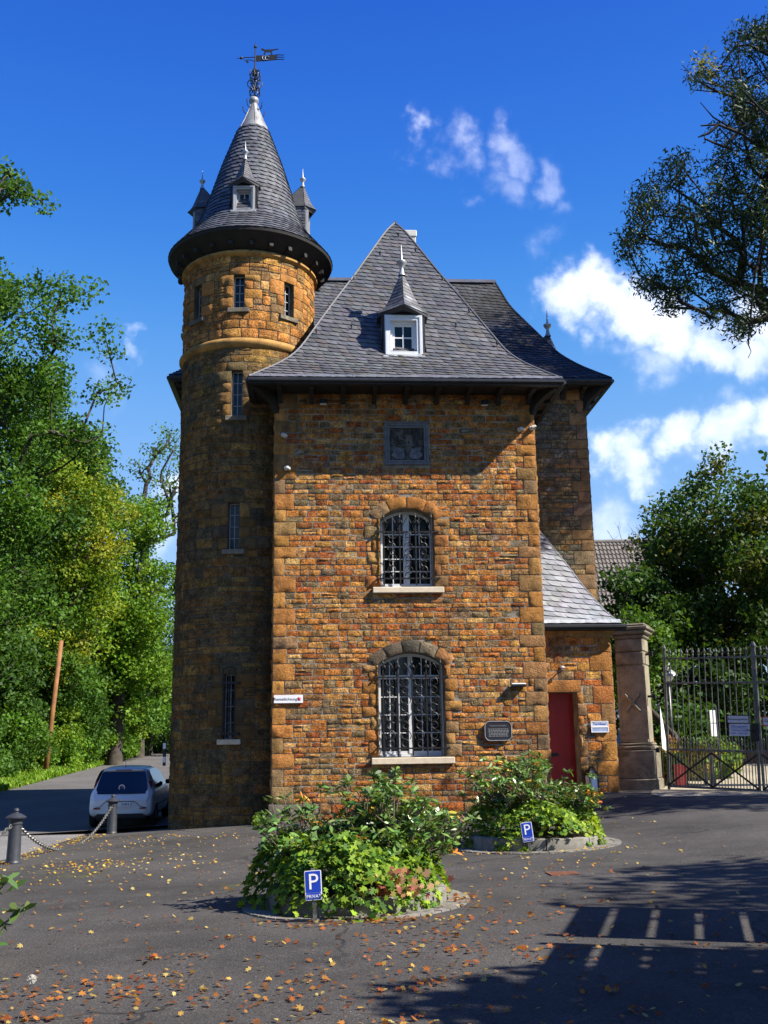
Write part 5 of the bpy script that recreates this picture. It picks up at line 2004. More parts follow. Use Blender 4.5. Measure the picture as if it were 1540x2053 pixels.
def parking_sign(loc, rz, lean, label, w=.158, h=.262):
    e = empty('parking_sign', loc, rz)
    e.rotation_euler.y = lean
    tag(e, label, 'parking sign', 'private parking signs in the planters')
    f = MB(); f.prism(rrect(w, h, .012), -.004, .006, None, Matrix.Translation((0, 0, h / 2 + .12)))
    f.build('sign_plate', M['sign_white'], e)
    f = MB()
    f.prism([(x, z + h * .62 + .12) for x, z in rrect(w - .018, h * .72, .006)], -.0065, -.0045)
    f.prism([(x, z + h * .135 + .12) for x, z in rrect(w - .018, h * .21, .006)], -.0065, -.0045)
    f.build('blue_field', M['sign_blue'], e)
    f = MB()
    f.text('P', .20, Matrix.Translation((0, -.008, h * .62 + .115)), .0015)
    f.text('PRIVAT', .043, Matrix.Translation((0, -.008, h * .135 + .118)), .001)
    f.build('lettering', M['sign_white'], e)
    f = MB(); f.bbox(-.02, .02, .006, .022, -.15, .40, .003); f.build('stake', M['iron_grey'], e)


parking_sign(at(631, 1824, 10.12) + Vector((0, 0, -.035)), R(3), R(-3), 'blue private parking sign in the nearer planter, lettering partly covered by leaves')
parking_sign(at(1063, 1702, 15.15) + Vector((0, 0, -.02)), R(2), R(-7), 'blue private parking sign leaning in the farther planter by the red door')

# foreground rhododendron branch at the left edge and small things on the ground
e = empty('rhododendron', gz(-3.55, 8.5))
tag(e, 'big-leaved rhododendron branch reaching in at the left edge', 'shrub')
g = np.random.default_rng(44)
f = MB(); P, D, Sz, Cc = [], [], [], []
for (x, y, zt) in ((.52, 0, .62), (.62, .1, .40), (.48, -.1, .22), (.3, .1, .72), (.2, -.2, .5), (.35, .2, .3), (.05, 0, .8), (-.2, .1, .7), (-.3, -.2, .5), (.15, .2, .15), (-.4, .2, .9), (-.5, -.3, .6), (-.1, -.4, .35), (.1, .45, .6), (-.25, .5, .55), (-.6, .25, .45), (-.05, .3, .95), (-.35, -.1, 1.05), (-.15, -.25, .85), (-.65, 0, .75), (.1, -.35, .25), (-.45, -.5, .3), (-.3, .4, .25)):
    t = Vector((x, y, zt)); f.tube([(0, 0, -.05), (x * .5, y * .5, zt * .45), t], [.02, .014, .007], 5, caps=False)
    for i in range(11):
        a = 2 * math.pi * (i * .382); el = g.uniform(-.3, .8)
        d = Vector((math.cos(a) * math.cos(el), math.sin(a) * math.cos(el), math.sin(el)))
        L = g.uniform(.13, .2)
        P.append(t + d * L * .5); D.append(d); Sz.append(L); Cc.append([q * g.uniform(.7, 1.1) for q in RHODO[g.integers(0, 3)]])
f.build('stems', M['stem'], e, smooth=True)
leaf_cloud('leaves', np.array(P), np.array(Sz), np.array(Cc), M['leaf_gloss'], e, 'long', .8, g, None, None, np.array(D) * 3)
e = empty('seed_head', at(44, 2042, 6.6))
tag(e, 'single pale dandelion seed head on a thin stalk in the lower left corner', 'dandelion')
f = MB(); f.tube([(-.03, 0, -.02), (.01, 0, .1), (.045, 0, .2)], .003, 4); f.build('stalk', M['stem'], e)
f = MB()
for k in range(90):
    d = Vector(g.normal(size=3)).normalized()
    f.tube([Vector((.045, 0, .215)), Vector((.045, 0, .215)) + d * .028], [.0006, .0012], 3)
f.build('seed_ball', M['plaster'], e)
e = empty('drain_cover', gz(2.07, 12.9, .0), .1)
tag(e, 'small rusty drain cover in the asphalt between planters and tree shade', 'drain cover')
f = MB(); ring_prism(f, rrect(.36, .30, .01), rrect(.30, .24, .01), .0, .02, Matrix.Rotation(R(90), 4, 'X') @ Matrix.Translation((0, -.012, 0)) @ Matrix.Identity(4))
for k in range(6):
    f.box(-.15, .15, -.12 + k * .045, -.095 + k * .045, -.02, .009)
f.box(-.16, .16, -.13, .13, -.03, -.012)
f.build('grating', M['rust'], e)
g = np.random.default_rng(61)
o = leaf_cloud('weed', np.stack([g.normal(0, .05, 60), g.normal(0, .03, 60), g.uniform(0, .2, 60)], 1), g.uniform(.06, .1, 60), pick(g, LIME, 60), M['leaf'], None, 'oval', .3, g)
o.location = gz(-2.92, 23.6)
tag(o, 'small green weed at the foot of the wall corner', 'weed')

# fallen leaves
g = np.random.default_rng(77)
pts = []


def scatter(n, cx, cy, sx, sy):
    pts.append(np.stack([g.normal(cx, sx, n), g.normal(cy, sy, n)], 1))


pts.append(np.stack([g.uniform(-5.5, 3.2, 620), g.uniform(6.2, 16, 620)], 1))
scatter(150, -1.3, 7.3, .9, .5); scatter(110, -2.2, 7.6, .5, .25); scatter(140, -.2, 7.2, .7, .5); scatter(90, .6, 8.6, .6, .6)
scatter(130, -.2, 10.0, .5, .12); scatter(60, .75, 11.1, .1, .3); scatter(70, .5, 9.6, .5, .5)
scatter(120, -4.4, 16.6, .7, .45)
for k in range(420):
    t = g.random()
    pts.append(np.array([[-6.45 + g.normal(0, .17) - .35 * t, 16.0 + 9 * t]]))
pts.append(np.stack([g.uniform(-6, -2.4, 300), g.uniform(14, 23.2, 300)], 1))
scatter(60, 2.5, 14.0, 1.2, 1.0); scatter(60, 1.8, 23.4, 2.0, .3); scatter(50, 3.4, 19, 1.0, 2); scatter(50, 2.3, 9.4, .8, 1.2); scatter(60, 2.4, 15.3, .7, .12)
for k in range(26):      # little drifts
    scatter(int(g.integers(4, 14)), g.uniform(-2.6, 1.6), g.uniform(6.4, 9.5), .13, .05)
Pxy = np.concatenate(pts)
ok = (np.hypot(Pxy[:, 0] - c1.x, Pxy[:, 1] - c1.y) > rk1 + .03) & (np.hypot(Pxy[:, 0] - c2.x, Pxy[:, 1] - c2.y) > rk2 + .03)
Pxy = Pxy[ok]
n = len(Pxy)
P = np.stack([Pxy[:, 0], Pxy[:, 1], GH(Pxy[:, 0], Pxy[:, 1]) + .014 + np.abs(g.normal(size=n)) * .006], 1)
far = sstep(10, 16, P[:, 1])
pal_near = pick(g, [(.40, .12, .03), (.26, .07, .02), (.45, .19, .04), (.5, .30, .07), (.20, .08, .03), (.5, .38, .12), (.36, .13, .03), (.16, .08, .035)], n)
pal_far = pick(g, [(.62, .42, .06), (.6, .33, .04), (.66, .52, .12), (.45, .2, .04), (.6, .48, .2)], n)
col = np.where(g.random((n, 1)) < far[:, None], pal_far, pal_near)
o = leaf_cloud('fallen_leaves', P, g.uniform(.028, .066, n), col, M['leaf'], None, 'lobed', 2.2, g)
tag(o, 'yellow, orange and brown autumn leaves scattered over the asphalt', 'leaves', None, 'stuff')

# ------------------------------------------------------------------ white hatchback
cc = gz(-6.78, 27.0)
car = empty('parked_car', cc, R(4.0))
car.rotation_euler.x = R(1.5)
tag(car, 'small white hatchback parked beside the round tower, rear towards the viewer', 'car')
secs = [  # y, zbottom, ztop, half width low, half width at top, belt z
    (-.02, .36, .70, .66, .66, .60), (.02, .30, .76, .76, .70, .66), (.08, .27, .82, .79, .70, .72), (.16, .25, .93, .80, .68, .80), (.24, .25, 1.08, .81, .64, .86), (.34, .24, 1.28, .815, .60, .88), (.42, .24, 1.41, .82, .575, .89),
    (.55, .24, 1.475, .82, .57, .90), (.9, .24, 1.50, .82, .57, .90), (1.5, .24, 1.50, .82, .57, .90), (1.95, .24, 1.46, .82, .56, .90), (2.35, .24, 1.24, .82, .60, .92), (2.65, .24, 1.03, .82, .66, .93), (2.9, .24, .95, .815, .68, .90), (3.25, .25, .87, .79, .66, .80), (3.45, .30, .76, .70, .58, .66), (3.54, .38, .64, .55, .5, .55)]
P = []
for (y, zb, zt, wl, wu, bz) in secs:
    h = [(0, zb), (wl * .8, zb), (wl * .97, zb + .05), (wl, zb + .16), (wl, (zb + bz) / 2), (wl * .985, bz - .03), (wl * .955, bz + .02 if bz + .02 < zt else zt - .03), (wl * .9 * .35 + wu * .65, bz + (zt - bz) * .55), (wu, zt - (zt - bz) * .12), (wu * .86, zt - .012), (wu * .4, zt), ]
    ring = [(x, y, z) for x, z in h] + [(-x, y, z) for x, z in h[::-1][:-1]] + []
    ring = ring[:len(h)] + [(0, y, zt + .004)] + [(-x, y, z) for x, z in h[::-1][:-1]]
    P.append(ring)
f = MB()
f.grid(P, closed_v=True)
f.poly(P[0]); f.poly(P[-1][::-1])
bodyo = f.build('body', M['car_paint'], car, smooth=True)
md = bodyo.modifiers.new('sub', 'SUBSURF'); md.levels = md.render_levels = 2


def rear_y(z):
    return float(np.interp(z, [.60, .76, .82, .93, 1.08, 1.28, 1.41, 1.475], [-.02, .02, .08, .16, .24, .34, .42, .55]))


def rear_panel(mb, outline, off, n=8):
    """panel following the sloping tail: outline as rows (z, half width)"""
    P = []
    for z, w in outline:
        P.append([(x, rear_y(z) - off + .05 * (abs(x) / .7) ** 3 * 1.0, z) for x in lin(-w, w, n)])
    mb.grid(P, flip=False)


f = MB()
rear_panel(f, [(.835, .60), (.85, .645), (.88, .655), (1.0, .64), (1.15, .61), (1.28, .575), (1.355, .545), (1.375, .52)], .026, 12)
f.build('rear_window', M['car_glass'], car, smooth=True)
f = MB()   # roof spoiler edge with brake light
f.box(-.5, .5, .36, .5, 1.405, 1.43)
f.build('spoiler', M['car_paint'], car)
f = MB(); f.bbox(-.20, .20, .345, .37, 1.40, 1.425, .004); f.build('brake_light', M['tail_red'], car)
f = MB()
f.bbox(-.60, .60, -.055, .3, .235, .34, .02)
f.prism([(-.68, .27), (-.55, .36), (.55, .36), (.68, .27)], -.06, .1)
f.build('rear_skirt', M['black_plastic'], car)
f = MB()   # pressed line round the number plate recess
f.tube([(-.66, -.045, .50), (-.50, -.048, .53), (-.36, -.045, .66), (.36, -.045, .66), (.50, -.048, .53), (.66, -.045, .50)], .008, 5)
f.build('bumper_crease', M['black_plastic'], car)
for sg in (-1, 1):
    f = MB(); f.bbox(sg * .57 - .085, sg * .57 + .085, -.06, -.02, .475, .505, .006); f.build('reflector', M['tail_red'], car)
    f = MB()
    f.grid([[(sg * (w + d), rear_y(z) + .06 + d * .8, z) for d in (.0, .05, .085)] for z, w in ((.86, .655), (.95, .655), (1.06, .635), (1.14, .615))], flip=sg > 0)
    f.build('tail_light', M['tail_red'], car)
f = MB()
f.prism(rrect(.52, .115, .01), -.068, -.05, None, Matrix.Translation((0, 0, .585)))
pl = f.build('number_plate', M['sign_white'], car)
f = MB(); f.box(-.255, -.21, -.0695, -.067, .535, .635); f.build('euro_band', M['sign_blue'], pl)
f = MB(); f.text('3484', .10, Matrix.Translation((.13, -.069, .585)), .001); f.build('lettering', M['ink'], pl)
f = MB()
yy = rear_y(.985) - .035
T = Matrix.Translation((0, yy, .985))
f.tube([T @ Vector((.072 * math.cos(a), -.01, .072 * math.sin(a))) for a in lin(0, 2 * math.pi * 23 / 24, 23)], .009, 5, closed=True)
for pts in ([(-.028, .06), (0, .008), (.028, .06)], [(-.052, .03), (-.026, -.055), (0, .0), (.026, -.055), (.052, .03)]):
    f.tube([T @ Vector((x, -.01, z)) for x, z in pts], .008, 4)
f.build('emblem', M['chrome'], car)
f = MB(); f.lathe([(0, 0), (.066, 0), (.066, -.004)], 20); q = MB()
for v in f.v:
    q.v.append(tuple(T @ Matrix.Rotation(R(90), 4, 'X') @ Vector(v)))
q.f, q.c = f.f, f.c
q.build('emblem_disc', M['sign_blue'], car)
for sg in (-1, 1):
    f = MB()
    rows = []
    for y, z0, z1 in ((.5, 1.0, 1.36), (.62, .95, 1.41), (1.2, .945, 1.425), (1.75, .945, 1.41), (2.1, .95, 1.28), (2.42, .96, 1.06)):
        row = []
        for z in (z0, (z0 + z1) / 2, z1):
            w = np.interp(z, [.92, 1.22, 1.44], [.785, .70, .585]) + .012
            row.append((sg * w, y, z))
        rows.append(row)
    f.grid(rows, flip=sg < 0)
    f.build('side_window', M['car_glass'], car, smooth=True)
    f = MB()
    f.lathe([(.0, -.05), (.05, -.06), (.08, 0), (.06, .06), (0, .06)], 10)
    q = MB()
    for v in f.v:
        q.v.append((sg * .90 + v[0] * 1.2, 2.18 + v[1], 1.02 + v[2]))
    q.f, q.c = f.f, f.c
    q.build('wing_mirror', M['black_plastic'], car, smooth=True)
    f = MB(); f.bbox(sg * .825 - .012, sg * .825 + .012, .75, 2.5, .52, .56, .006); f.build('side_trim', M['black_plastic'], car)
    f = MB(); f.bbox(sg * .82 - .02, sg * .82 + .02, .98, 1.16, .80, .84, .01); f.build('door_handle', M['car_paint'], car)
    for y in (.58, 2.95):
        f = MB()
        pr = [(.19, -.09), (.265, -.09), (.29, -.06), (.29, .06), (.265, .09), (.19, .09)]
        f.grid([[(sg * .74 + z, y + r * math.cos(a), .29 + r * math.sin(a)) for r, z in pr] for a in lin(0, 2 * math.pi * 23 / 24, 23)], closed_u=True)
        w_ = f.build('wheel', M['rubber'], car, smooth=True, angle=40)
        f = MB()
        f.tube([(sg * .80, y, .29), (sg * .815, y, .29)], [.19, .17], 16)
        f.build('rim', M['alloy'], w_)
f = MB(); f.tube([(.0, .62, 1.47), (.0, .60, 1.52), (0, .50, 1.72)], [.018, .006, .003], 5); f.build('aerial', M['black_plastic'], car)
f = MB()
f.bbox(-.62, .62, .2, 3.3, .16, .3, .02); f.build('underbody', M['black_plastic'], car)

# ------------------------------------------------------------------ verge, pole, trees on the left
g = np.random.default_rng(15)
n = 26000
yy = g.uniform(30, 82, n) ** 1.0
xl = np.interp(yy, [-10, 30, 60, 70, 80, 110], [-13.6, -13.9, -15, -14.8, -13.5, -8])
xx = xl - np.abs(g.normal(0, .75, n)) + .12
P = np.stack([xx, yy, GH(xx, yy) + .06 + g.uniform(0, .16, n) + np.clip(xl - xx, 0, 2) * .12], 1)
o = leaf_cloud('verge_grass', P, g.uniform(.12, .26, n), pick(g, [(.13, .27, .02), (.19, .33, .03), (.09, .2, .02), (.26, .36, .05)], n), M['leaf'], None, 'lance', .15, g, None, None, np.tile(np.array([[0, 0, 1.2]]), (n, 1)))
tag(o, 'bright green grass verge along the far side of the road', 'grass', None, 'stuff')
P_ = at(90, 1549, 47.0)
e = empty('timber_pole', Vector((P_.x, P_.y, float(GH(P_.x, P_.y)))))
tag(e, 'slim brown timber pole on the grass verge leaning slightly', 'pole')
f = MB(); f.tube([(0, 0, -.3), (.18, 0, 2.8), (.40, .0, 6.0)], [.12, .115, .10], 10); f.build('shaft', M['wood_pole'], e, smooth=True)
f = MB(); f.bbox(.02, .12, -.17, -.12, 1.75, 1.95, .006); f.build('tag_plate', M['sign_white'], e)

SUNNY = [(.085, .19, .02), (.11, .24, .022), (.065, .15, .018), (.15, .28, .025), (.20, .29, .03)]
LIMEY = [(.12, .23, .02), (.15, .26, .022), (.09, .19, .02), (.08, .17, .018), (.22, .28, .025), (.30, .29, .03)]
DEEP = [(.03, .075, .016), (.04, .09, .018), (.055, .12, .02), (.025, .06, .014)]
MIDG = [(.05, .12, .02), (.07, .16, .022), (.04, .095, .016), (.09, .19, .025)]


def grow(name, label, x, y, th, blobs, n, rc, per, size, pal, tr, seed, group='trees across the road', shape='oval', **k):
    z0 = float(GH(x, y))
    r_ = np.random.default_rng(seed)
    A = ball_points(r_, [(x + b[0], y + b[1], z0 + b[2], b[3], b[4], b[5]) for b in blobs], n)
    return tree(name, label, 'tree', (x, y, z0), (x + blobs[0][0] * .25, y, z0 + th), A, rc, per, size, pal, tr, shape, group, seed, **k)


# the big beech at the left edge, its limbs reaching over the road

# the big beech at the left edge, its limbs reaching over the road
FAR = dict(shape='tri')
BEECH = grow('beech_tree', 'tall dark green beech at the left edge with limbs reaching over the road', -17.6, 40, 10,
     [(0, 0, 15.5, 4.6, 4.5, 4.6), (4.0, -.5, 20.0, 2.3, 1.8, .8), (1.0, 0, 20.0, 2.6, 2.4, 1.6), (4.9, -.5, 18.0, 2.3, 1.8, .7), (4.6, 0, 15.9, 2.6, 2.2, .9), (4.0, 0, 13.6, 3.0, 2.4, 1.0), (-1, 0, 10, 5, 4, 3.0), (2.8, -1, 10.4, 3, 3, 1.6), (-3, 0, 19, 3, 3, 3), (1, -1, 7, 4.5, 3, 2.2)],
     640, .8, 125, .18, MIDG + SUNNY[:1], .55, 101, **FAR)
grow('beech_tree', 'crown tips of a taller beech at the extreme left edge', -17.2, 34, 12,
     [(-1, 0, 19.0, 2.6, 2, 2.2), (4.2, 0, 21.2, 1.5, 1.0, .7), (3.0, 0, 21.8, 1.6, 1.2, .9), (3.4, 0, 18.0, 1.2, 1.2, .9), (-1, 0, 14, 2.6, 2, 2)], 100, .6, 100, .18, MIDG + LIMEY[:1], .45, 102, **FAR)
LIME1 = grow('lime_tree', 'yellow green lime tree behind the pole, turning yellow at its edge', -17.6, 51, 6,
     [(1.4, 0, 11.5, 3.2, 3.2, 3.8), (1.4, -.5, 15.0, 2.0, 2, 1.7), (2.4, -1, 12.2, 2.0, 2, 1.6), (2.2, -1, 9.0, 2.2, 2.2, 1.7), (2.8, -.8, 7.2, 1.7, 1.6, 1.8), (-1.6, -1, 8, 2.8, 2, 2.6), (0, -1.4, 5.4, 3.2, 1.6, 2.2)],
     340, .8, 120, .18, LIMEY, .4, 103, **FAR)
grow('lime_tree', 'fresh green lime tree leaning towards the round tower', -14.2, 55, 5,
     [(0, 0, 9.0, 2.6, 2.6, 3.2), (.9, 0, 12.6, 1.8, 2, 1.8), (1.4, -.5, 6.6, 2.0, 2, 2.2), (-1.4, -1, 7, 2, 2, 2.6), (1.0, -1, 4.2, 2.2, 1.6, 1.8)],
     230, .8, 115, .19, SUNNY + LIMEY[:2], .35, 104, **FAR)
grow('birch_tree', 'thin open tree with bare looking branches left of the round tower', -14.6, 62, 9,
     [(.8, 0, 18.0, 2.2, 1.8, 2.2), (2.4, 0, 16.8, 1.8, 1.6, 1.9), (.3, 0, 14.2, 2.2, 2, 1.6)], 110, .75, 22, .18, MIDG + LIMEY[:2], .26, 105, **FAR)
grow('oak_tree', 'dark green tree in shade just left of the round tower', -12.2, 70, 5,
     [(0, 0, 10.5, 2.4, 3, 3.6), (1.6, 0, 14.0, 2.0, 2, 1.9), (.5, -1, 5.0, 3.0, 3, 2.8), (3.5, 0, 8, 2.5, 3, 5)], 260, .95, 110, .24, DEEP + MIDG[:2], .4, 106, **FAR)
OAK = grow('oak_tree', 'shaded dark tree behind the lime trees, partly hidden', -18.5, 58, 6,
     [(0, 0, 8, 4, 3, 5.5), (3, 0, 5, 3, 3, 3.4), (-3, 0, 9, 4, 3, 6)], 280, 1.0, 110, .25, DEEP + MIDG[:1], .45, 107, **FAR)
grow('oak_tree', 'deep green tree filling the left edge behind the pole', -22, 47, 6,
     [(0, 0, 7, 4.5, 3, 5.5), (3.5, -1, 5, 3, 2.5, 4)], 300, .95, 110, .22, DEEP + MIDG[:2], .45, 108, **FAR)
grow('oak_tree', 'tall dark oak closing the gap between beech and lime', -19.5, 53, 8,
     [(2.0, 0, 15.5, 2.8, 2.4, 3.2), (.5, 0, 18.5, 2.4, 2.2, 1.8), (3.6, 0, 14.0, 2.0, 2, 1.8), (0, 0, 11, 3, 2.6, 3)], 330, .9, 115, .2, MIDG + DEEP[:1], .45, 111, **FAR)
grow('maple_tree', 'middle storey maple filling the gap over the verge hedge', -18.4, 49.5, 3,
     [(0, 0, 5.4, 3.0, 1.6, 2.6), (2.4, 0, 5.0, 2.2, 1.4, 2.2), (-2, 0, 6, 2.2, 1.4, 2.4)], 190, .7, 115, .18, MIDG + DEEP[:1], .2, 109, **FAR)
grow('maple_tree', 'leafy young maple between the lime trees above the sunlit hedge', -15.2, 57.5, 3,
     [(0, 0, 5.6, 2.6, 1.6, 2.6), (1.8, 0, 4.6, 1.8, 1.4, 2.0)], 150, .7, 115, .2, SUNNY[:3] + MIDG, .2, 110, **FAR)
for i, (x, y, h, r_, pal, lb) in enumerate(((-16.6, 52.5, 6.5, 2.4, MIDG, 'young maple with drooping foliage right behind the pole'), (-18.6, 47.5, 7.0, 2.6, DEEP + MIDG, 'shady hazel at the left edge above the hedge'), (-15.6, 60.5, 7.5, 2.6, SUNNY + MIDG[:2], 'sunlit hazel reaching down behind the bright bushes'),
                                           (-14.4, 64, 8.5, 2.4, MIDG, 'green hazel filling the gap before the dark road bend'), (-17.6, 55, 10.5, 2.8, MIDG + SUNNY[:1], 'tall green hazel under the lime crowns'), (-20.5, 50.5, 11, 3.0, DEEP + MIDG, 'tall dark hazel behind the left end of the hedge'), (-15.2, 57, 11.5, 2.2, SUNNY[:3] + LIMEY[:1], 'slender bright maple between the two limes'))):
    grow('understorey_tree', lb, x, y, h * .35, [(0, 0, h * .52, r_, r_ * .8, h * .46), (r_ * .4, -r_ * .4, h * .36, r_ * .8, r_ * .6, h * .3), (-r_ * .5, -r_ * .3, h * .42, r_ * .7, r_ * .6, h * .32)], 210, .65, 110, .17, pal, .16, 700 + i, 'understorey trees above the hedge', 'tri')
# trees along the road and behind the viewer: added out of view to close off the low sky, mirrored in the panes
for src, spots in ((BEECH, ((-21, 27, 0), (-20, 7, 2), (-6, -16, 1), (12, -18, 4), (22, -10, 2.5))), (LIME1, ((-20, 17, 1), (-19, -4, 3), (4, -15, 5), (-14, -14, 2), (20, 2, .5), (27, 14, 3)))):
    for k, (x, y, a) in enumerate(spots):
        o = copy_tree(src)
        o.location = gz(x, y); o.rotation_euler.z = a
        if x > 15:
            o.scale = (.8, .8, .62)
        o['label'] = 'tree added outside the picture, behind or beside the viewer, to close off the low sky'
        o['group'] = 'added unseen trees round the viewer'
# hedge bushes along the verge
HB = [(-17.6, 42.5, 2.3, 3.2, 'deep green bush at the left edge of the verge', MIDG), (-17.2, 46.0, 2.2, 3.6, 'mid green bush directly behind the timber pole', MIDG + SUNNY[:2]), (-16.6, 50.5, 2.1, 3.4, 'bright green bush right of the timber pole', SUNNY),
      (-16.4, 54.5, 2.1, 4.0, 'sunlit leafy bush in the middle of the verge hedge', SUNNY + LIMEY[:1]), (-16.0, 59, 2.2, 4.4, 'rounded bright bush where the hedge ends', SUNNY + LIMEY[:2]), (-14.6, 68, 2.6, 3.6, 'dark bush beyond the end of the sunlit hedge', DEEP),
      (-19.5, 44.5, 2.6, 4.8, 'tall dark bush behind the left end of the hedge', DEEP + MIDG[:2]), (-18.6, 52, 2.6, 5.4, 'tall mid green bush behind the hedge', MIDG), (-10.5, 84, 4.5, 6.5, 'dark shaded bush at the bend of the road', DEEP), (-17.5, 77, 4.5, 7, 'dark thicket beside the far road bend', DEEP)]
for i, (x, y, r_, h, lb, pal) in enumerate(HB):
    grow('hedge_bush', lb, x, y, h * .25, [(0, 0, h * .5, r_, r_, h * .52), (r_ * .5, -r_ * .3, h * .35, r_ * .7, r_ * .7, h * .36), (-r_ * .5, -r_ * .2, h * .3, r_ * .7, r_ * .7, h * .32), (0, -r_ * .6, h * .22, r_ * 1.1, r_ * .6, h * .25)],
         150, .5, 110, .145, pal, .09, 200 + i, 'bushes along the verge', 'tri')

# ------------------------------------------------------------------ trees on the right
# big ash: trunk outside the picture, limbs reaching in
g = np.random.default_rng(300)
tg = []
OUT = [(1500, 90, 34, 10), (1455, 165, 34, 5), (1530, 55, 30, 7), (1412, 145, 26, 6), (1520, 205, 45, 9), (1560, 300, 60, 10), (1500, 300, 45, 7), (1450, 350, 48, 9), (1362, 322, 16, 4), (1345, 350, 34, 9), (1300, 395, 26, 9), (1286, 420, 16, 5), (1268, 470, 22, 8), (1254, 505, 12, 4), (1330, 450, 50, 18),
       (1400, 420, 55, 20), (1470, 430, 60, 22), (1540, 420, 60, 20), (1390, 520, 60, 22), (1320, 545, 40, 14), (1340, 605, 18, 6), (1365, 590, 22, 6), (1300, 575, 16, 4), (1450, 520, 55, 22), (1530, 540, 60, 22), (1470, 600, 42, 14), (1430, 622, 20, 5), (1500, 655, 22, 8), (1478, 668, 10, 3), (1540, 620, 40, 10), (1600, 500, 90, 24), (1620, 350, 80, 18), (1600, 200, 80, 14), (1690, 400, 90, 18), (1640, 100, 90, 14)]
for (u, v, r_, k) in OUT:
    for _ in range(k):
        a, q = g.uniform(0, 6.28), r_ * math.sqrt(g.random())
        tg.append(at(u + q * math.cos(a), v + q * math.sin(a), g.uniform(24.6, 27.6) if v > 420 else g.uniform(23.4, 27)))
for _ in range(720):     # the part that shades the house, right of the frame
    d = g.normal(size=3); d /= np.linalg.norm(d)
    p = np.array([13.2, 26.5, 18.5]) + d * g.random() ** .35 * np.array([3.4, 3.6, 4.8])
    if p[2] > 12.6 + .2 * (p[0] - 10):
        tg.append(Vector(p))
ASH = [(.022, .045, .012), (.032, .062, .014), (.018, .036, .011), (.045, .08, .018)]
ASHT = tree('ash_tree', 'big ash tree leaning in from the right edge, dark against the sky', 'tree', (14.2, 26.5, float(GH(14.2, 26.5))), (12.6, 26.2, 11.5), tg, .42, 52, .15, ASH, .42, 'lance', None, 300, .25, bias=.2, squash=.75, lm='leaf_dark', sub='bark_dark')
# bare and yellowing twigs on the upper side
f = MB()
o0 = ASHT.location.copy()
for pts in ([(1560, 240), (1500, 205), (1440, 185), (1385, 180)], [(1500, 205), (1430, 180), (1395, 160), (1368, 130)], [(1560, 330), (1490, 270), (1430, 235), (1404, 205)], [(1490, 270), (1440, 250), (1405, 252)], [(1470, 300), (1440, 290), (1412, 278), (1414, 262)],
            [(1560, 90), (1520, 75), (1490, 68), (1465, 60)], [(1560, 120), (1500, 90), (1474, 92), (1476, 82)], [(1440, 250), (1420, 268), (1400, 275)], [(1455, 292), (1480, 262), (1510, 240)], [(1560, 330), (1512, 560), (1500, 690), (1506, 705), (1500, 718)]):
    f.tube([at(u, v, 24.5) - o0 for u, v in pts], ([.05, .035, .022, .010] + [.01] * 4)[:len(pts)], 5, caps=False)
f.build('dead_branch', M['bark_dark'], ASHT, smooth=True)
n = 260
uv = np.stack([g.normal(1412, 16, n), g.normal(140, 17, n)], 1)
P = np.array([at(a, b, 24.5 + q) for (a, b), q in zip(uv, g.normal(0, .2, n))]) - np.array(o0)
leaf_cloud('yellow_leaves', P, g.uniform(.10, .17, n), pick(g, [(.25, .26, .05), (.33, .28, .05), (.16, .2, .04)], n), M['leaf'], ASHT, 'lance', .3, g)

# garden trees behind the gate
grow('lime_tree', 'broad dark green lime tree behind the iron gate', 15.0, 40, 3.2,
     [(0, 0, 7.9, 4.6, 4, 4.2), (-3.3, -.5, 6.8, 2.4, 2.4, 3.0), (-2.4, -1.5, 4.4, 2.8, 2.4, 1.8), (1, -1.5, 4.2, 4.4, 2.4, 2.0), (4.5, 0, 7.6, 3, 3, 4), (-4.2, -1.5, 4.0, 1.8, 1.6, 1.5), (-1, -2, 2.9, 3.6, 1.6, 1.2), (-4.6, -.5, 6.0, 1.5, 1.6, 2.2)], 520, .75, 125, .18, DEEP + MIDG[:1] + [(.10, .11, .02)], .42, 401, 'garden trees', 'tri')
grow('lime_tree', 'second dark tree at the right edge behind the lime', 20.5, 46, 4, [(0, 0, 9.5, 4, 3, 4.5), (-2, -1, 6, 3, 3, 3)], 150, .9, 60, .28, DEEP + MIDG[:1], .4, 402, 'garden trees')
grow('yew_bush', 'shaded dark shrub against the distant tiled roof', 8.9, 38, 1.2, [(0, 0, 4.8, 1.6, 1.6, 2.8), (1.4, 0, 4.0, 1.6, 1.5, 2.6), (-.8, 0, 3, 1.2, 1.2, 2)], 110, .6, 70, .2, DEEP, .14, 403, 'garden shrubs')
grow('hazel_bush', 'sunlit light green shrub just above the gate pillar', 8.9, 31.5, 1.2, [(-1.2, 0, 4.3, .8, .8, .7), (-.5, 0, 3.8, .6, .7, .6), (-1.4, 0, 3.0, .7, .7, 1.0)], 70, .45, 80, .12, DEEP[:2] + MIDG + LIMEY[:1], .10, 404, 'garden shrubs')
for i, (x, y, h, r_, lb) in enumerate(((12.0, 37.5, 3.4, 2.2, 'dark undergrowth behind the garden lamp'), (9.6, 34.5, 2.0, 1.3, 'dark bush between pillar and garden lamp'), (14.0, 42.0, 3.6, 2.2, 'deep green bush behind the dark trunk'))):
    grow('undergrowth', lb, x, y, .5, [(0, 0, h * .5, r_, r_ * .8, h * .5)], 60, .6, 60, .2, DEEP + MIDG[:1], .08, 410 + i, 'garden shrubs')
P_ = at(1465, 1490, 39.0)
e = empty('tree_trunk', Vector((P_.x, P_.y, float(GH(P_.x, P_.y)) - .1)))
tag(e, 'thick black tree trunk in shade behind the gate signs', 'tree trunk')
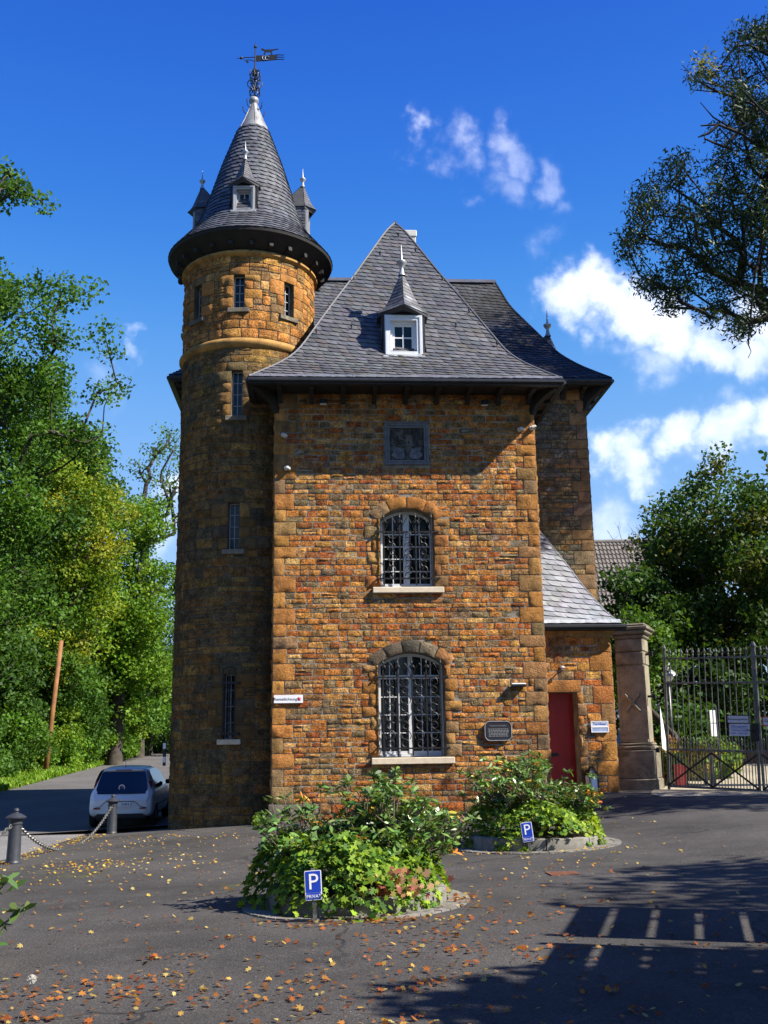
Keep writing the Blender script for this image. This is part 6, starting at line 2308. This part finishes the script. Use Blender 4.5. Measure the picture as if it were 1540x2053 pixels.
f = MB(); f.tube([(0, 0, -.2), (-.05, 0, .8), (.0, 0, 2.2), (.1, 0, 4.2)], [.75, .55, .46, .40], 12); f.build('trunk', M['bark_dark'], e, smooth=True)
# flowering border
g = np.random.default_rng(500)
YEL = [(.42, .42, .04), (.30, .38, .04), (.5, .36, .05), (.2, .32, .04), (.14, .26, .03)]
for i, (u, v, y, r_, h, pal, lb) in enumerate(((1375, 1530, 28.6, .55, 1.15, YEL, 'yellow green hydrangea bush behind the gate'), (1330, 1540, 29.4, .6, 1.3, [(.35, .14, .04), (.28, .12, .04), (.3, .25, .04), (.15, .2, .03)], 'reddish brown shrub behind the gate hinge'), (1420, 1525, 30.0, .6, 1.05, LIMEY[:3] + YEL[2:], 'fresh green border plant left of the gate signs'),
                                           (1448, 1520, 30.5, .5, .95, LIMEY, 'yellow green border plant behind the opening hours sign'), (1505, 1455, 40, 1.0, .9, LIMEY, 'low green plant on the garden bank right of the trunk'), (1530, 1430, 44, 1.6, 1.4, LIMEY[:3] + SUNNY, 'pale green shrub on the garden bank at the right edge'), (1500, 1415, 47, 1.6, 1.5, SUNNY, 'green shrub high on the garden bank'))):
    q = at(u, v, y)
    q.z = float(GH(q.x, q.y))
    grow('border_plant', lb, q.x, q.y, .2, [(0, 0, h * .55, r_, r_ * .8, h * .5)], 34, .22, 60, .12 if y < 35 else .2, pal, .03, 520 + i, 'plants of the garden border', 'lobed' if i % 2 else 'oval')
# rust coloured bank of leaves and low brick edge
o = leaf_cloud('leaf_litter', np.array([[x, y, float(GH(x, y)) + .05 + .25 * min(1, max(0, (y - 39) / 4))] for x, y in zip(g.uniform(12, 22, 3000), g.uniform(38.5, 52, 3000))]), g.uniform(.12, .3, 3000), pick(g, [(.45, .2, .05), (.5, .3, .07), (.35, .14, .04), (.5, .4, .12)], 3000), M['leaf'], None, 'lobed', .9, g)
tag(o, 'rusty fallen leaves on the garden bank behind the gate', 'leaves', None, 'stuff')
q = at(1520, 1455, 36.5)
f = MB(); f.bbox(-1.6, 4, -.15, .15, -.3, .45, .03)
o = f.build('low_wall', mat('red brick edging', (.22, .10, .06), .9, (3, .3), (30, .3)), None, Vector((q.x, q.y, float(GH(q.x, q.y)))), R(-14))
tag(o, 'low reddish edging wall at the garden bank behind the gate', 'wall')
# garden lamp
q = at(1350, 1500, 31.5); q.z = float(GH(q.x, q.y))
e = empty('garden_lamp', q)
tag(e, 'slim pale garden lamp post with bell shaped shade behind the gate', 'lamp post')
H = (at(1347, 1332, 31.5).z - q.z)
f = MB(); f.tube([(0, 0, -.1), (0, 0, 1.0), (0, 0, H - .3)], [.055, .045, .04], 8); f.build('post', M['iron_grey'], e, smooth=True)
f = MB(); f.lathe([(.30, -.36), (.285, -.30), (.2, -.22), (.12, -.16), (.10, 0), (.08, .06), (.0, .08)], 16, (0, 0, H)); f.build('lamp_shade', M['lead_white'], e, smooth=True, angle=50)
f = MB(); f.lathe([(.18, -.35), (.17, -.42), (.1, -.5), (0, -.52)], 12, (0, 0, H)); f.build('bulb_glass', M['frosted'], e, smooth=True)
# white notice board, banner, red box, posts
q = at(1434, 1500, 29.5); q.z = float(GH(q.x, q.y))
e = empty('notice_board', q, R(12))
tag(e, 'narrow white notice board with two sheets left of the gate signs', 'notice board')
z1, z0 = at(1434, 1424, 29.5).z - q.z, at(1434, 1450, 29.5).z - q.z
f = MB(); f.bbox(-.09, .09, -.02, .02, z0 + .01, z1, .004); f.bbox(-.09, .09, -.02, .02, z0 - .36, z0 - .01, .004); f.build('board', M['sign_white'], e)
f = MB(); f.bbox(.09, .13, -.03, .03, -.1, z1 + .1, .005); f.build('post', M['anthracite'], e)
q = at(1330, 1500, 27.6); q.z = float(GH(q.x, q.y))
e = empty('banner_flag', q, R(30))
tag(e, 'narrow white pointed banner behind the gate hinge post', 'banner')
f = MB(); f.prism([(-.05, 1.0), (.14, .9), (.06, 1.6), (-.02, 2.1)], -.008, .008); f.build('cloth', M['sign_white'], e)
f = MB(); f.tube([(-.06, 0, -.1), (-.05, 0, 1.4), (-.02, 0, 2.15)], .012, 5); f.build('pole', M['iron'], e)
q = at(1362, 1526, 28.2); q.z = float(GH(q.x, q.y))
f = MB(); f.lathe([(.0, 0), (.13, 0), (.15, .1), (.155, .5), (.17, .52), (.17, .56), (.12, .57), (0, .56)], 16); o = f.build('flower_pot', M['sign_red'], None, q, smooth=True, angle=40)
tag(o, 'bright red pot standing under the yellow bush behind the gate', 'pot')
for i, (u, lb) in enumerate(((1410, 'left of two grey stone posts behind the gate'), (1424, 'right of two grey stone posts behind the gate'))):
    q = at(u, 1500, 28.4); q.z = float(GH(q.x, q.y))
    f = MB(); f.bbox(-.055, .055, -.055, .055, -.1, .95 + i * .1, .02); o = f.build('stone_post', M['grey_stone'], None, q)
    tag(o, lb, 'post', 'grey posts behind the gate')

# distant house with a tiled roof
q = at(1225, 1200, 50); z0 = float(GH(q.x, q.y))
e = empty('distant_house', Vector((11.6, 50, z0)))
tag(e, 'distant house with grey brown pantiled roof behind the trees', 'house')
f = MB(); f.box(-3.4, 3.4, 0.6, 8, -.5, 5.5); f.build('wall', M['plaster'], e)
zr = at(1235, 1077, 53).z - z0
f, u_ = MB(), MB()
ny = 20
rs2 = random.Random(3)
for j in range(ny):
    for i in range(36):
        x0, x1 = -3.7 + 7.4 * i / 36, -3.7 + 7.4 * (i + 1) / 36
        y0, y1 = 0 + 4.2 * j / ny, 4.2 * (j + 1) / ny
        za, zb = 5.2 + (zr - 5.2) * j / ny, 5.2 + (zr - 5.2) * (j + 1) / ny
        kk = rs2.uniform(.75, 1.2); c = tuple(v * kk for v in (.125, .108, .092))
        P = []
        for t in lin(0, 1, 4):
            x = x0 + (x1 - x0) * t
            hh = .05 * math.sin(math.pi * min(1, t * 1.6)) if t < .63 else -.01
            P.append([(x, y0 - .03, za + .035 + hh), (x, y1, zb + hh)])
        f.grid(P, c)
f.poly([(-3.7, 4.2, zr), (3.7, 4.2, zr), (3.7, 8.4, 5.2), (-3.7, 8.4, 5.2)], (.18, .15, .13))
f.tube([(-3.75, 4.2, zr), (3.75, 4.2, zr)], .12, 8, (.18, .16, .14))
rf = f.build('roof', M['roof_tile'], e)
f = MB(); f.prism([(-3.4, 5.2), (-3.4, 5.2), (-3.4, 5.3)], 0, .1)
s_ = Vector((2.1, 2.0, 5.2 + (zr - 5.2) * 2.0 / 4.2 + .1))
T = Matrix.Translation(s_) @ Matrix.Rotation(math.atan2(zr - 5.2, 4.2), 4, 'X')
f = MB(); f.box(-.4, .4, -.6, .6, 0, .04, None, T); f.build('skylight', M['glass'], rf)
q = at(1268, 1100, 58); z0 = float(GH(q.x, q.y))
e = empty('bare_tree', Vector((q.x, q.y, z0)))
tag(e, 'small bare twiggy tree above the distant tiled roof', 'tree')
f = MB()
top = at(1258, 1040, 58).z - z0
f.tube([(0, 0, -.2), (.1, 0, top * .5), (0, 0, top * .8)], [.13, .09, .05], 6)
f.build('trunk', M['bark'], e)
f = MB()
for k in range(26):
    a = g.uniform(-1, 1)
    s0 = top * g.uniform(.62, .82)
    L = g.uniform(1.0, 2.4)
    p1, p2 = Vector((a * .35 * L, g.normal() * .2, s0 + L * .5)), Vector((a * .62 * L, g.normal() * .3, s0 + L * .98))
    f.tube([(0, 0, s0), p1, p2], [.03, .02, .008], 4, caps=False)
    for _ in range(3):
        d = Vector((g.normal() * .22, g.normal() * .2, g.uniform(.2, .5)))
        b_ = p1.lerp(p2, g.uniform(0, 1)); f.tube([b_, b_ + d], [.012, .005], 3, caps=False)
f.build('twigs', M['bark'], e)
# ------------------------------------------------------------------ outside the frame on the right: what throws the shadows into the forecourt
g = np.random.default_rng(600)
grow('maple_tree', 'roadside maple outside the picture whose crown shades the forecourt', 13.9, 7.6, 4.5, [(0, 0, 8.2, 2.7, 2.1, 1.9), (-1.4, -.4, 7.2, 1.6, 1.3, .9)], 70, .8, 60, .22, MIDG, .25, 601, 'trees right of the forecourt')
grow('maple_tree', 'second maple outside the picture shading the ground before the gate', 16.6, 18.6, 5, [(0, 0, 10.5, 3.4, 2.8, 3.0), (-2, .6, 8.5, 1.8, 1.6, 1.0)], 90, .9, 60, .24, MIDG, .3, 602, 'trees right of the forecourt')
grow('maple_tree', 'low branched maple outside the picture near the viewer on the right', 9.0, 4.0, 3.0, [(0, 0, 5.6, 2.6, 1.8, 1.4), (1.8, -.3, 6.2, 1.4, 1, .8)], 120, .6, 90, .2, MIDG, .2, 603, 'trees right of the forecourt')
o = copy_tree(LIME1)
o.location = gz(21.5, 34.3); o.scale = (.9, .9, .6)  # unseen tree added to shade the low garden planting
o['label'] = 'lime tree added outside the picture on the right to shade the garden'
o['group'] = 'trees right of the forecourt'
e = empty('board_fence', Vector((4.66, 9.35, float(GH(4.66, 9.35)))), math.atan2(-.964, -.266))
tag(e, 'tall grey board fence outside the picture on the right', 'fence')
f = MB()
for a, b in ((0, 1.5), (1.78, 5.2)):
    for k in range(8):
        f.bbox(a, b, -.02, .02, .05 + k * .34, .31 + k * .34, .006)
f.build('boards', M['fence_wood'], e)
for x in (0.02, 1.46, 1.83, 3.4, 5.1):
    f = MB(); f.bbox(x - .04, x + .04, .02, .10, -.2, 2.85, .006)
    f.build('fence_post', M['fence_wood'], e)
